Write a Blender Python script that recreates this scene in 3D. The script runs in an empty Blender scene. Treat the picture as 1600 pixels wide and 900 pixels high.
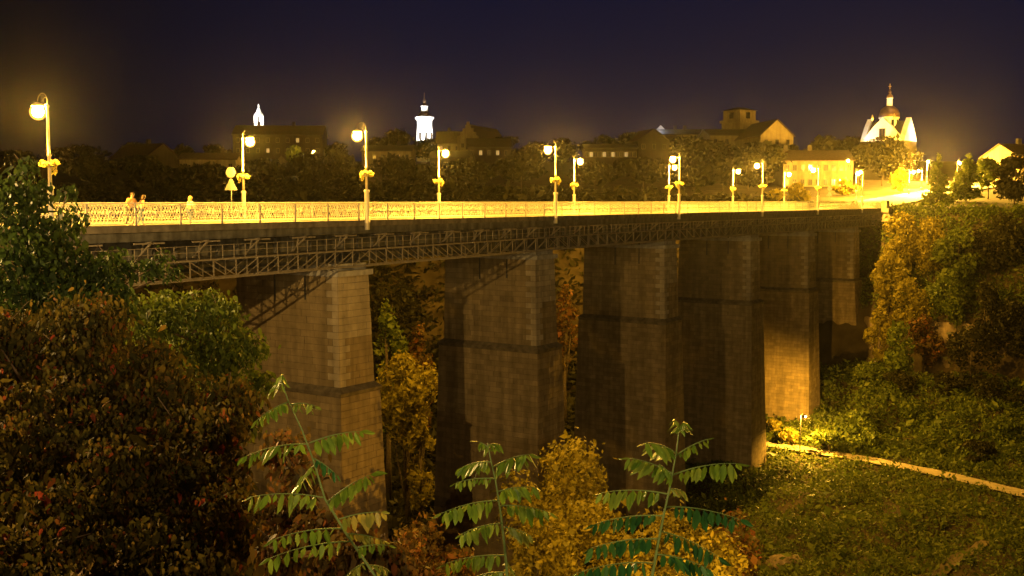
import bpy, math, random
import numpy as np
from mathutils import Vector, Matrix

# ------------------------------------------------------------------ camera, sky, sun, exposure
F_PX, PITCH, AZ = 1673.5, 0.0811, 0.5825          # focal length in pixels of a 1600 px frame, pitch, bridge azimuth
X0, Y0, CZ = -20.743, 47.863, 1.2413              # bridge origin seen from the camera, eye height over the deck
SU, CU = math.sin(AZ), math.cos(AZ)
sc = bpy.context.scene
col = sc.collection
cd = bpy.data.cameras.new('camera'); cam = bpy.data.objects.new('camera', cd); col.objects.link(cam)
cam.location = (0, 0, CZ); cam.rotation_euler = (math.pi / 2 - PITCH, 0, 0)
cd.sensor_width = 36; cd.lens = 36 * F_PX / 1600; cd.clip_start = .1; cd.clip_end = 3000
sc.camera = cam
w = bpy.data.worlds.new('World'); sc.world = w; w.use_nodes = True
nt = w.node_tree; nt.nodes.clear()
SUN_EL, SUN_AZ = math.radians(12), None
sky = nt.nodes.new('ShaderNodeTexSky'); sky.sky_type = 'NISHITA'; sky.sun_disc = False
sky.sun_elevation = math.radians(-6); sky.sun_rotation = math.radians(25)
bg = nt.nodes.new('ShaderNodeBackground'); bg.inputs[1].default_value = 0.05
bg2 = nt.nodes.new('ShaderNodeBackground'); bg2.inputs[1].default_value = 1
tc = nt.nodes.new('ShaderNodeTexCoord'); vm = nt.nodes.new('ShaderNodeVectorMath'); vm.operation = 'DOT_PRODUCT'
vm.inputs[1].default_value = Vector((.17, 1, .10)).normalized()
rp = nt.nodes.new('ShaderNodeValToRGB'); rp.color_ramp.interpolation = 'EASE'
rp.color_ramp.elements[0].position = .80; rp.color_ramp.elements[0].color = (.0022, .0018, .0034, 1)
rp.color_ramp.elements[1].position = 1.0; rp.color_ramp.elements[1].color = (.0040, .0047, .020, 1)
nt.links.new(tc.outputs['Generated'], vm.inputs[0]); nt.links.new(vm.outputs['Value'], rp.inputs[0]); nt.links.new(rp.outputs[0], bg2.inputs[0])
ad = nt.nodes.new('ShaderNodeAddShader'); wo = nt.nodes.new('ShaderNodeOutputWorld')
nt.links.new(sky.outputs[0], bg.inputs[0]); nt.links.new(bg.outputs[0], ad.inputs[0]); nt.links.new(bg2.outputs[0], ad.inputs[1])
nt.links.new(ad.outputs[0], wo.inputs[0])
sl = bpy.data.lights.new('sun', 'SUN'); sl.energy = .10; sl.angle = math.radians(1.5); sl.color = (1, .58, .16)
so = bpy.data.objects.new('sun', sl); col.objects.link(so); so.location = (10, -40, 60)
so.rotation_euler = Vector((-.30, .93, -.21)).to_track_quat('-Z', 'Y').to_euler()
sc.view_settings.view_transform = 'Standard'; sc.view_settings.look = 'None'
sc.view_settings.exposure = 0; sc.view_settings.gamma = 1; sc.view_settings.use_curve_mapping = False
cy = sc.cycles
cy.use_denoising = True; cy.use_light_tree = True
cy.max_bounces = 5; cy.diffuse_bounces = 2; cy.glossy_bounces = 2; cy.transmission_bounces = 2
cy.transparent_max_bounces = 16; cy.volume_bounces = 0; cy.sample_clamp_indirect = 3
cy.caustics_reflective = False; cy.caustics_refractive = False
SODIUM = (1.0, .50, .045)
LAMP_W = 30000
HAZE = 0.00003

# ------------------------------------------------------------------ small geometry helpers
R = random.Random(7)
NP = np.random.default_rng(11)
def B(s, t, z=0.0): return Vector((X0 + s * SU - t * CU, Y0 + s * CU + t * SU, z))
def inv(x, y):
    dx, dy = x - X0, y - Y0
    return dx * SU + dy * CU, -dx * CU + dy * SU
def ray(px, py):
    u = (px - 800) / F_PX; v = (450 - py) / F_PX
    return (u, math.cos(PITCH) + v * math.sin(PITCH), -math.sin(PITCH) + v * math.cos(PITCH))
def at(px, py, Y):
    r = ray(px, py); k = Y / r[1]
    return Vector((r[0] * k, Y, CZ + r[2] * k))
def s_of(px, t, py=316):
    r = ray(px, py); a, b = inv(0, 0); c, d = inv(r[0], r[1]); k = (t - b) / (d - b)
    return a + k * (c - a)

def sstep(a, b, x):
    k = np.clip((x - a) / (b - a), 0, 1); return k * k * (3 - 2 * k)
def ground_z(X, Y):
    X = np.asarray(X, float); Y = np.asarray(Y, float)
    dx, dy = X - X0, Y - Y0
    s = dx * SU + dy * CU; t = -dx * CU + dy * SU
    s2 = s + .55 * np.maximum(0, t - 16)
    rn = np.interp(t, [-90, -43.6, -30, -5, 14], [-52, -28.6, -24.5, -8.5, -8.5])
    d = s2 - rn
    zn = np.interp(d, [-60, 0, 1.4, 4, 10, 20, 28, 34], [-.4, -.4, -2.3, -5.0, -12, -24, -29.6, -31])
    zf = np.interp(s2, [60, 78, 86, 92, 99, 106, 118, 125, 127.5, 133, 139, 143, 148],
                   [-31, -30.4, -29.7, -29.4, -29.0, -27.7, -23.4, -21.2, -15.8, -11, -4.2, -.5, -.4])
    z = np.maximum(zn, zf)
    rise = 16 * np.clip((Y - 168) / 220, 0, 1) * sstep(136, 152, s2)
    z = z + rise
    wv = sstep(2, 8, d) * (1 - sstep(134, 141, s2))
    n = (np.sin(X * .31 + 1.3 * np.sin(Y * .17)) * np.sin(Y * .27 + .8) * .55 + np.sin(X * .83 + Y * .41) * .22
         + np.sin(X * .21 - Y * .63 + 2) * .3)
    sp = np.interp(t, [-42, -31, -24, -18, -9, 0, 6, 16], [86, 91, 94, 96, 97.8, 98.2, 98.8, 99.5])   # the footpath terrace
    wp = (1 - sstep(1.5, 9, np.abs(s - sp + 2))) * (t > -50) * (t < 22)
    zp = np.interp(sp, [86, 99], [-29.75, -29.05])
    z = z * (1 - wp * (1 - sstep(0, 5, s - sp))) + (zp - .14 * np.maximum(0, sp - s)) * wp * (1 - sstep(0, 5, s - sp))
    z = z + n * wv * (1 - wp)
    return z
def gz(x, y): return float(ground_z(x, y))

class MB:
    """collects shapes into one mesh"""
    def __init__(self): self.v = []; self.f = []; self.m = []
    def add(self, vs, fs, mi=0):
        b = len(self.v); self.v += [tuple(p) for p in vs]
        for f in fs: self.f.append(tuple(b + i for i in f)); self.m.append(mi)
        return self
    def hexa(self, p, mi=0):
        return self.add(p, [(0, 3, 2, 1), (4, 5, 6, 7), (0, 1, 5, 4), (1, 2, 6, 5), (2, 3, 7, 6), (3, 0, 4, 7)], mi)
    def box(self, x0, x1, y0, y1, z0, z1, mi=0):
        return self.hexa([(x0, y0, z0), (x1, y0, z0), (x1, y1, z0), (x0, y1, z0), (x0, y0, z1), (x1, y0, z1), (x1, y1, z1), (x0, y1, z1)], mi)
    def taper(self, b, z0, t, z1, mi=0):
        return self.hexa([(b[0], b[2], z0), (b[1], b[2], z0), (b[1], b[3], z0), (b[0], b[3], z0), (t[0], t[2], z1), (t[1], t[2], z1), (t[1], t[3], z1), (t[0], t[3], z1)], mi)
    def bar(self, a, b, wd, hg=None, mi=0, up=(0, 0, 1)):
        a, b = Vector(a), Vector(b); hg = hg or wd
        d = (b - a).normalized(); u = Vector(up)
        if abs(d.dot(u)) > .98: u = Vector((0, 1, 0))
        x = d.cross(u).normalized() * wd / 2; y = x.cross(d).normalized() * hg / 2
        return self.hexa([a - x - y, a + x - y, a + x + y, a - x + y, b - x - y, b + x - y, b + x + y, b - x + y], mi)
    def tube(self, pts, rad, n=8, mi=0, cap=True):
        pts = [Vector(p) for p in pts]
        if not isinstance(rad, (list, tuple)): rad = [rad] * len(pts)
        b = len(self.v); prev = None
        for i, p in enumerate(pts):
            d = (pts[min(i + 1, len(pts) - 1)] - pts[max(i - 1, 0)]).normalized()
            u = Vector((0, 0, 1)) if abs(d.z) < .95 else Vector((1, 0, 0))
            if prev is not None:
                x = (prev - d * prev.dot(d))
                x = x.normalized() if x.length > 1e-4 else d.cross(u).normalized()
            else: x = d.cross(u).normalized()
            prev = x; y = d.cross(x)
            for k in range(n):
                a = 2 * math.pi * k / n
                self.v.append(tuple(p + (x * math.cos(a) + y * math.sin(a)) * rad[i]))
        for i in range(len(pts) - 1):
            for k in range(n):
                k2 = (k + 1) % n
                self.f.append((b + i * n + k, b + i * n + k2, b + (i + 1) * n + k2, b + (i + 1) * n + k)); self.m.append(mi)
        if cap:
            self.f.append(tuple(b + k for k in range(n))[::-1]); self.m.append(mi)
            e = b + (len(pts) - 1) * n; self.f.append(tuple(e + k for k in range(n))); self.m.append(mi)
        return self
    def lathe(self, prof, n=12, c=(0, 0, 0), mi=0):
        b = len(self.v)
        for r, z in prof:
            for k in range(n):
                a = 2 * math.pi * (k + .5) / n
                self.v.append((c[0] + r * math.cos(a), c[1] + r * math.sin(a), c[2] + z))
        for i in range(len(prof) - 1):
            for k in range(n):
                k2 = (k + 1) % n
                self.f.append((b + i * n + k, b + i * n + k2, b + (i + 1) * n + k2, b + (i + 1) * n + k)); self.m.append(mi)
        self.f.append(tuple(b + k for k in range(n))[::-1]); self.m.append(mi)
        e = b + (len(prof) - 1) * n; self.f.append(tuple(e + k for k in range(n))); self.m.append(mi)
        return self
    def prism(self, outline, y0, y1, mi=0):
        n = len(outline)
        vs = [(x, y0, z) for x, z in outline] + [(x, y1, z) for x, z in outline]
        fs = [tuple(range(n)), tuple(range(2 * n - 1, n - 1, -1))] + [(i, i + n, (i + 1) % n + n, (i + 1) % n) for i in range(n)]
        return self.add(vs, fs, mi)
    def mesh(self, name):
        me = bpy.data.meshes.new(name); me.from_pydata(self.v, [], self.f)
        if any(self.m): me.polygons.foreach_set('material_index', self.m)
        return me
    def build(self, name, mat, parent=None, smooth=False):
        me = self.mesh(name)
        for m in (mat if isinstance(mat, (list, tuple)) else [mat]): me.materials.append(m)
        if smooth: me.polygons.foreach_set('use_smooth', [True] * len(me.polygons))
        return link(name, me, parent)
def link(name, me, parent=None, loc=None):
    o = bpy.data.objects.new(name, me); col.objects.link(o); o.parent = parent
    if loc is not None: o.location = loc
    return o
def thing(name, label, cat, loc=(0, 0, 0), rz=0, group=None):
    o = bpy.data.objects.new(name, None); col.objects.link(o); o.location = loc; o.rotation_euler = (0, 0, rz)
    return tag(o, label, cat, group)
def tag(o, label, cat, group=None):
    o['label'] = label; o['category'] = cat
    if group: o['group'] = group
    return o
def structure(o): o['kind'] = 'structure'; return o
def quads_mesh(name, V, mat, smooth=False):
    """V: (n, k, 3) separate k-gons"""
    n, k, _ = V.shape
    me = bpy.data.meshes.new(name)
    me.vertices.add(n * k); me.vertices.foreach_set('co', V.reshape(-1).astype(np.float32))
    me.loops.add(n * k); me.loops.foreach_set('vertex_index', np.arange(n * k, dtype=np.int32))
    me.polygons.add(n); me.polygons.foreach_set('loop_start', np.arange(0, n * k, k, dtype=np.int32))
    me.polygons.foreach_set('loop_total', np.full(n, k, dtype=np.int32))
    me.update(calc_edges=True); me.materials.append(mat)
    return me

# ------------------------------------------------------------------ materials
def nodes(name):
    m = bpy.data.materials.new(name); m.use_nodes = True; t = m.node_tree; t.nodes.clear()
    out = t.nodes.new('ShaderNodeOutputMaterial'); p = t.nodes.new('ShaderNodeBsdfPrincipled')
    t.links.new(p.outputs[0], out.inputs[0])
    return m, t, p, out
def mat(name, c, rough=.8, var=.35, scale=3.0, bump=.0, metal=0, spec=.3, streak=0, detail=6):
    """colour broken up by two noises, with optional vertical streaks and bump"""
    m, t, p, out = nodes(name)
    co = t.nodes.new('ShaderNodeTexCoord'); nz = t.nodes.new('ShaderNodeTexNoise'); nz.inputs['Scale'].default_value = scale; nz.inputs['Detail'].default_value = detail
    t.links.new(co.outputs['Object'], nz.inputs['Vector'])
    rp = t.nodes.new('ShaderNodeValToRGB'); rp.color_ramp.elements[0].position = .3; rp.color_ramp.elements[1].position = .72
    rp.color_ramp.elements[0].color = tuple(x * (1 - var) for x in c) + (1,); rp.color_ramp.elements[1].color = tuple(min(1, x * (1 + var)) for x in c) + (1,)
    t.links.new(nz.outputs[0], rp.inputs[0]); last = rp.outputs[0]
    if streak:
        mp = t.nodes.new('ShaderNodeMapping'); mp.inputs['Scale'].default_value = (1.1, 1.1, .07)
        n2 = t.nodes.new('ShaderNodeTexNoise'); n2.inputs['Scale'].default_value = 1.6; n2.inputs['Detail'].default_value = 5
        t.links.new(co.outputs['Object'], mp.inputs[0]); t.links.new(mp.outputs[0], n2.inputs['Vector'])
        r2 = t.nodes.new('ShaderNodeValToRGB'); r2.color_ramp.elements[0].position = .38; r2.color_ramp.elements[1].position = .62
        r2.color_ramp.elements[0].color = (1 - streak,) * 3 + (1,)
        mx = t.nodes.new('ShaderNodeMix'); mx.data_type = 'RGBA'; mx.blend_type = 'MULTIPLY'; mx.inputs[0].default_value = 1
        t.links.new(n2.outputs[0], r2.inputs[0]); t.links.new(last, mx.inputs[6]); t.links.new(r2.outputs[0], mx.inputs[7]); last = mx.outputs[2]
    t.links.new(last, p.inputs['Base Color']); p.inputs['Roughness'].default_value = rough; p.inputs['Metallic'].default_value = metal
    p.inputs['Specular IOR Level'].default_value = spec
    if bump:
        b = t.nodes.new('ShaderNodeBump'); b.inputs['Strength'].default_value = bump; b.inputs['Distance'].default_value = .05
        t.links.new(nz.outputs[0], b.inputs['Height']); t.links.new(b.outputs[0], p.inputs['Normal'])
    return m
def stone_mat(name, c, var=.17, island=.17, streak=.3):
    """each stone its own tone (random per island) under grime and streaks"""
    m = mat(name, c, .9, var, 1.7, .5, 0, .2, streak)
    t = m.node_tree; p = [n for n in t.nodes if n.type == 'BSDF_PRINCIPLED'][0]
    src = p.inputs['Base Color'].links[0].from_socket
    g = t.nodes.new('ShaderNodeNewGeometry'); mr = t.nodes.new('ShaderNodeMapRange'); mr.inputs[3].default_value = 1 - island; mr.inputs[4].default_value = 1 + island
    t.links.new(g.outputs['Random Per Island'], mr.inputs[0])
    mx = t.nodes.new('ShaderNodeMix'); mx.data_type = 'RGBA'; mx.blend_type = 'MULTIPLY'; mx.inputs[0].default_value = 1
    t.links.new(src, mx.inputs[6]); t.links.new(mr.outputs[0], mx.inputs[7]); t.links.new(mx.outputs[2], p.inputs['Base Color'])
    return m
def leaf_mat(name, cols, rough=.55, trans=.35):
    m, t, p, out = nodes(name)
    g = t.nodes.new('ShaderNodeNewGeometry'); rp = t.nodes.new('ShaderNodeValToRGB'); rp.color_ramp.interpolation = 'LINEAR'
    el = rp.color_ramp.elements
    while len(el) < len(cols): el.new(.5)
    for i, (pos, c) in enumerate(cols): el[i].position = pos; el[i].color = tuple(c) + (1,)
    t.links.new(g.outputs['Random Per Island'], rp.inputs[0]); t.links.new(rp.outputs[0], p.inputs['Base Color'])
    p.inputs['Roughness'].default_value = rough; p.inputs['Specular IOR Level'].default_value = .22
    tr = t.nodes.new('ShaderNodeBsdfTranslucent'); t.links.new(rp.outputs[0], tr.inputs[0])
    mx = t.nodes.new('ShaderNodeMixShader'); mx.inputs[0].default_value = trans
    t.links.new(p.outputs[0], mx.inputs[1]); t.links.new(tr.outputs[0], mx.inputs[2]); t.links.new(mx.outputs[0], out.inputs[0])
    return m
def glow_mat(name, c, strength, clear=True):
    m, t, p, out = nodes(name); t.nodes.remove(p)
    e = t.nodes.new('ShaderNodeEmission'); e.inputs[0].default_value = tuple(c) + (1,); e.inputs[1].default_value = strength
    if clear:
        tr = t.nodes.new('ShaderNodeBsdfTransparent'); a = t.nodes.new('ShaderNodeAddShader')
        t.links.new(tr.outputs[0], a.inputs[0]); t.links.new(e.outputs[0], a.inputs[1]); t.links.new(a.outputs[0], out.inputs[0])
    else: t.links.new(e.outputs[0], out.inputs[0])
    m.cycles.emission_sampling = 'NONE'
    return m
M = {}
M['stone'] = stone_mat('pier_stone', (.28, .21, .11)); M['core'] = mat('pier_mortar', (.13, .095, .05), .95, .3, 2, .3, streak=.3)
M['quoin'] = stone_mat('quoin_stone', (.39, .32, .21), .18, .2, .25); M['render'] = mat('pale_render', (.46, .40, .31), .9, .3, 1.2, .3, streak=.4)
M['ledge'] = mat('ledge_stone', (.15, .12, .075), .9, .4, 2, .5)
M['concrete'] = mat('concrete', (.40, .37, .32), .85, .22, 2.5, .2, streak=.25)
M['paving'] = mat('paving', (.52, .48, .41), .8, .2, 4, .15)
M['asphalt'] = mat('asphalt', (.10, .095, .085), .75, .3, 9, .2)
M['girder'] = mat('girder_paint', (.12, .115, .105), .6, .35, 2.2, .1, streak=.5)
M['truss'] = mat('truss_paint', (.23, .195, .15), .6, .25, 6, .1)
M['rail'] = mat('rail_paint', (.66, .62, .54), .5, .15, 8); M['railpost'] = mat('post_paint', (.36, .33, .32), .5, .15, 8)
M['pole'] = mat('lamp_post_paint', (.42, .36, .27), .45, .15, 8, spec=.5); M['socle'] = mat('lamp_base_paint', (.50, .47, .43), .5, .15, 8)
M['dark'] = mat('dark_iron', (.06, .055, .05), .5, .2, 8)
M['bulb'] = glow_mat('sodium_bulb', (1, .80, .40), 25)
M['halo_globe'] = glow_mat('warm_halo', (1, .52, .08), .8)  # emission of a clear shell, stands in for the bloom around the bulb
M['bulbw'] = glow_mat('white_bulb', (1, .93, .75), 8)
M['lit'] = glow_mat('lit_window', (1, .62, .2), .5, False)
M['pane'] = mat('dark_pane', (.02, .02, .025), .15, .2, 3, spec=.6)
M['flower'] = leaf_mat('petunias', [(0, (.55, .40, .05)), (.5, (.65, .5, .12)), (.8, (.30, .38, .06)), (1, (.6, .25, .1))])
M['bowl'] = mat('planter_bowl', (.2, .18, .15), .7)
M['bark'] = mat('bark', (.10, .075, .05), .9, .4, 5, .6)
M['twig'] = mat('twig', (.16, .10, .06), .8, .3, 8)
M['ground'] = mat('earth', (.065, .048, .024), .95, .5, .35, .6, detail=10)
M['path'] = mat('trodden_path', (.42, .34, .22), .9, .25, 1.2, .3)
M['trail'] = mat('earth_trail', (.15, .115, .06), .95, .35, 1.5, .4)
M['edge'] = mat('edge_concrete', (.17, .145, .115), .85, .3, 2.5, .2, streak=.35)
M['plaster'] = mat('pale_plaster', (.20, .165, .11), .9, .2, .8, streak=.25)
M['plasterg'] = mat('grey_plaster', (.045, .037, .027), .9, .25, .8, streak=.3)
M['white'] = mat('white_plaster', (.80, .79, .76), .85, .08, .8)
M['roof'] = mat('roof_tile', (.06, .04, .025), .85, .35, 2, .3); M['roofd'] = mat('sheet_roof', (.045, .04, .035), .6, .3, 1.5)
M['copper'] = mat('dome_copper', (.10, .06, .04), .5, .3, 1.5); M['gold'] = mat('gilding', (.75, .55, .2), .35, .1, 3, metal=.6)
M['sign'] = mat('sign_back', (.17, .165, .155), .5, .1, 5); M['rock'] = mat('rock', (.28, .21, .13), .95, .45, .5, .9, streak=.4, detail=10)
L = {}
L['far'] = leaf_mat('town_foliage', [(0, (.013, .013, .004)), (.6, (.03, .029, .008)), (1, (.052, .046, .012))])
L['yellow'] = leaf_mat('yellowing_foliage', [(0, (.14, .122, .013)), (.5, (.23, .195, .022)), (1, (.33, .265, .036))])
L['olive'] = leaf_mat('olive_foliage', [(0, (.05, .07, .010)), (.6, (.105, .14, .018)), (1, (.18, .20, .03))])
L['rust'] = leaf_mat('rusty_foliage', [(0, (.07, .05, .015)), (.5, (.13, .085, .02)), (.85, (.20, .10, .025)), (1, (.24, .08, .03))])
L['green'] = leaf_mat('green_foliage', [(0, (.016, .030, .007)), (.55, (.036, .062, .013)), (1, (.068, .10, .022))])
L['creeper'] = leaf_mat('creeper_foliage', [(0, (.028, .027, .006)), (.4, (.075, .064, .012)), (.8, (.135, .098, .019)), (.94, (.20, .125, .024)), (1, (.24, .05, .02))], .75)
L['red'] = leaf_mat('red_leaf', [(0, (.22, .035, .02)), (1, (.35, .07, .03))], .4)
L['frond'] = leaf_mat('frond_leaf', [(0, (.06, .20, .035)), (.5, (.10, .27, .05)), (1, (.17, .33, .07))], .35)
L['frondd'] = leaf_mat('shaded_frond_leaf', [(0, (.015, .10, .045)), (.5, (.02, .14, .06)), (1, (.04, .18, .07))], .35)
L['grass'] = leaf_mat('dry_grass', [(0, (.05, .065, .009)), (.5, (.11, .14, .016)), (1, (.20, .22, .028))])

# ------------------------------------------------------------------ ground, road, paths
def axis(a, b, fine0, fine1, st, co):
    return np.unique(np.concatenate([np.arange(a, fine0, co), np.arange(fine0, fine1, st), np.arange(fine1, b + co, co)]))
gx = axis(-420, 480, -70, 130, 1.6, 9); gy = axis(-60, 640, -4, 240, 1.6, 9)
GX, GY = np.meshgrid(gx, gy); GZ = ground_z(GX, GY)
me = bpy.data.meshes.new('ground'); nx, ny = len(gx), len(gy)
me.vertices.add(nx * ny); me.vertices.foreach_set('co', np.stack([GX, GY, GZ], -1).reshape(-1).astype(np.float32))
ii = (np.arange(ny - 1)[:, None] * nx + np.arange(nx - 1)[None, :]).reshape(-1)
fi = np.stack([ii, ii + 1, ii + nx + 1, ii + nx], -1).astype(np.int32)
me.loops.add(fi.size); me.loops.foreach_set('vertex_index', fi.reshape(-1))
me.polygons.add(len(fi)); me.polygons.foreach_set('loop_start', np.arange(0, fi.size, 4, dtype=np.int32)); me.polygons.foreach_set('loop_total', np.full(len(fi), 4, dtype=np.int32))
me.polygons.foreach_set('use_smooth', [True] * len(fi)); me.update(calc_edges=True); me.materials.append(M['ground'])
structure(link('ground', me))
def strip(name, pts, wd, off, m, step=1.2, edge=.25):
    """a paved strip draped over the ground along a polyline of (x, y)"""
    P = [Vector((p[0], p[1], 0)) for p in pts]; fine = []
    for a, b in zip(P, P[1:]):
        n = max(1, int((b - a).length / step)); fine += [a.lerp(b, i / n) for i in range(n)]
    fine.append(P[-1]); rows = []
    for k in range(3):
        fine = [fine[0]] + [(fine[i - 1] + fine[i] * 2 + fine[i + 1]) / 4 for i in range(1, len(fine) - 1)] + [fine[-1]]
    mb = MB(); nw = max(2, int(wd / 1.2)); 
    for i, p in enumerate(fine):
        d = (fine[min(i + 1, len(fine) - 1)] - fine[max(i - 1, 0)]).normalized(); n = Vector((-d.y, d.x, 0))
        zs = [gz(*(p + n * ((k / nw - .5) * wd)).xy) for k in range(nw + 1)]
        zc = sum(zs) / len(zs)
        for k in range(nw + 1):
            q = p + n * ((k / nw - .5) * wd) * (1 + .06 * math.sin(i * 1.7 + k))
            mb.v.append((q.x, q.y, max(zc, zs[k]) + off))
    for i in range(len(fine) - 1):
        for k in range(nw):
            a = i * (nw + 1) + k; mb.f.append((a, a + 1, a + nw + 2, a + nw + 1)); mb.m.append(0)
    return structure(mb.build(name, m, None, True))
strip('road', [B(147, 5.8).xy, B(175, 4.5).xy, B(215, 1).xy, B(290, -8).xy], 9, .10, M['paving'])
strip('approach_road', [B(-60, 5.8).xy, B(-12.2, 5.8).xy], 8, .18, M['asphalt'])
pz = [B(s, t).xy for s, t in ((99.5, 16), (98.8, 6), (98.2, 0), (97.8, -9), (96, -18), (94, -24), (91, -31), (86, -42))]
strip('footpath', pz, 2.3, .22, M['path'], .8)
strip('lower_footpath', [B(s, t).xy for s, t in ((76, -27), (66, -24.5), (57, -22), (48, -20))], 1.2, .16, M['trail'], .8)

# ------------------------------------------------------------------ the bridge
LAMPS = [s_of(x, -.15) for x in (79, 573, 868, 1061, 1191, 1278, 1347)]
FARL = [s_of(x, 11.75) for x in (381, 686, 897, 1045, 1145, 1225)]
bridge = thing('bridge', 'long high stone and steel road bridge on tall piers across the gorge', 'bridge', B(0, 0, 0), math.pi / 2 - AZ)
S0, S1, TW = -9.0, 143.0, 11.6
MB().box(S0, S1, .05, TW - .05, -.50, -.20).build('deck', M['concrete'], bridge)
MB().box(S0, S1, 2.1, TW - 2.1, -.199, -.15).build('carriageway', M['asphalt'], bridge)
for t0, t1 in ((.22, 2.1), (TW - 2.1, TW - .22)): MB().box(S0, S1, t0, t1, -.198, -.002).build('sidewalk', M['paving'], bridge)
for sg, t0, t1 in ((0, -.12, .22), (1, TW - .22, TW + .12)):
    mb = MB(); mb.prism([(S0, -.28), (S1, -.28), (S1, .07), (S0, .07)], t0, t1); mb.build('edge_beam', M['edge'], bridge)
mb = MB(); mb.box(S0, S1, .02, .2, -.74, -.282); mb.box(S0, S1, TW - .2, TW - .02, -.74, -.282); mb.build('fascia', M['girder'], bridge)
def tz(s, z): return z + .006 * min(max(s, 0), 55)
# plate girders with stiffeners
for t in (1.3, 4.2, 7.2, 10.2):
    g = MB(); g.box(S0, S1, t - .02, t + .02, -2.45, -.50); g.box(S0, S1, t - .2, t + .2, -2.52, -2.452); g.box(S0, S1, t - .2, t + .2, -.56, -.502)
    gd = g.build('girder', M['girder'], bridge)
    if t < 2:
        st = MB(); st.box(-.05, .05, -.19, -.021, -2.45, -.56); sm = st.mesh('stiffener'); sm.materials.append(M['girder'])
        s = 1.0
        while s < S1 - 4:
            link('stiffener', sm, gd, (s, t, 0)); s += 1.4
# cantilever brackets carrying the sidewalk
bm = MB(); bm.bar((0, 1.1, -.86), (0, -.08, -.80), .16, .10); bm.bar((0, 1.1, -1.75), (0, -.05, -.88), .09); bm.bar((0, .45, -.88), (0, .62, -1.38), .07); bm.bar((-.9, .02, -.84), (.9, .02, -.84), .10, .08)
bme = bm.mesh('bracket'); bme.materials.append(M['truss'])
s = 1.9
while s < S1 - 3:
    link('bracket', bme, bridge, (s, 0, 0)); s += 3.55
# piers
def lerp4(q, u, v):
    a = [Vector(p) for p in q]
    return (a[0] * (1 - u) + a[1] * u) * (1 - v) + (a[3] * (1 - u) + a[2] * u) * v
def face_blocks(q, course, length, quoin0=False, quoin1=False, rng=R):
    """q: face corners (lower-left, lower-right, upper-right, upper-left); yields (corners, quoin?)"""
    q = [Vector(p) for p in q]
    H = (q[3] - q[0]).length; W = (q[1] - q[0]).length
    nrm = (q[1] - q[0]).cross(q[3] - q[0]).normalized()
    nrow = max(1, round(H / course)); out = []
    for r in range(nrow):
        v0, v1 = r / nrow, (r + 1) / nrow; cuts = [0.0]
        if quoin0: cuts.append((.95 if r % 2 else .55) / W)
        last = 1 - ((.95 if r % 2 else .5) / W if quoin1 else 0)
        while cuts[-1] < last - .3 * length / W:
            cuts.append(cuts[-1] + rng.uniform(.65, 1.35) * length / W)
        if len(cuts) > 1: cuts[-1] = last
        if quoin1: cuts.append(1.0)
        for i in range(len(cuts) - 1):
            u0, u1 = cuts[i], cuts[i + 1]
            if u1 - u0 < .04 / W: continue
            g = .011; gu, gv = g / W, g / H; d = rng.uniform(.012, .045)
            b = [lerp4(q, u0 + gu, v0 + gv), lerp4(q, u1 - gu, v0 + gv), lerp4(q, u1 - gu, v1 - gv), lerp4(q, u0 + gu, v1 - gv)]
            f = [p + nrm * (d + rng.uniform(-.006, .006)) for p in b]
            b = [p - nrm * .05 for p in b]
            out.append((b + f, (quoin0 and i == 0) or (quoin1 and i == len(cuts) - 2)))
    return out
blocks_left = 290
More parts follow.
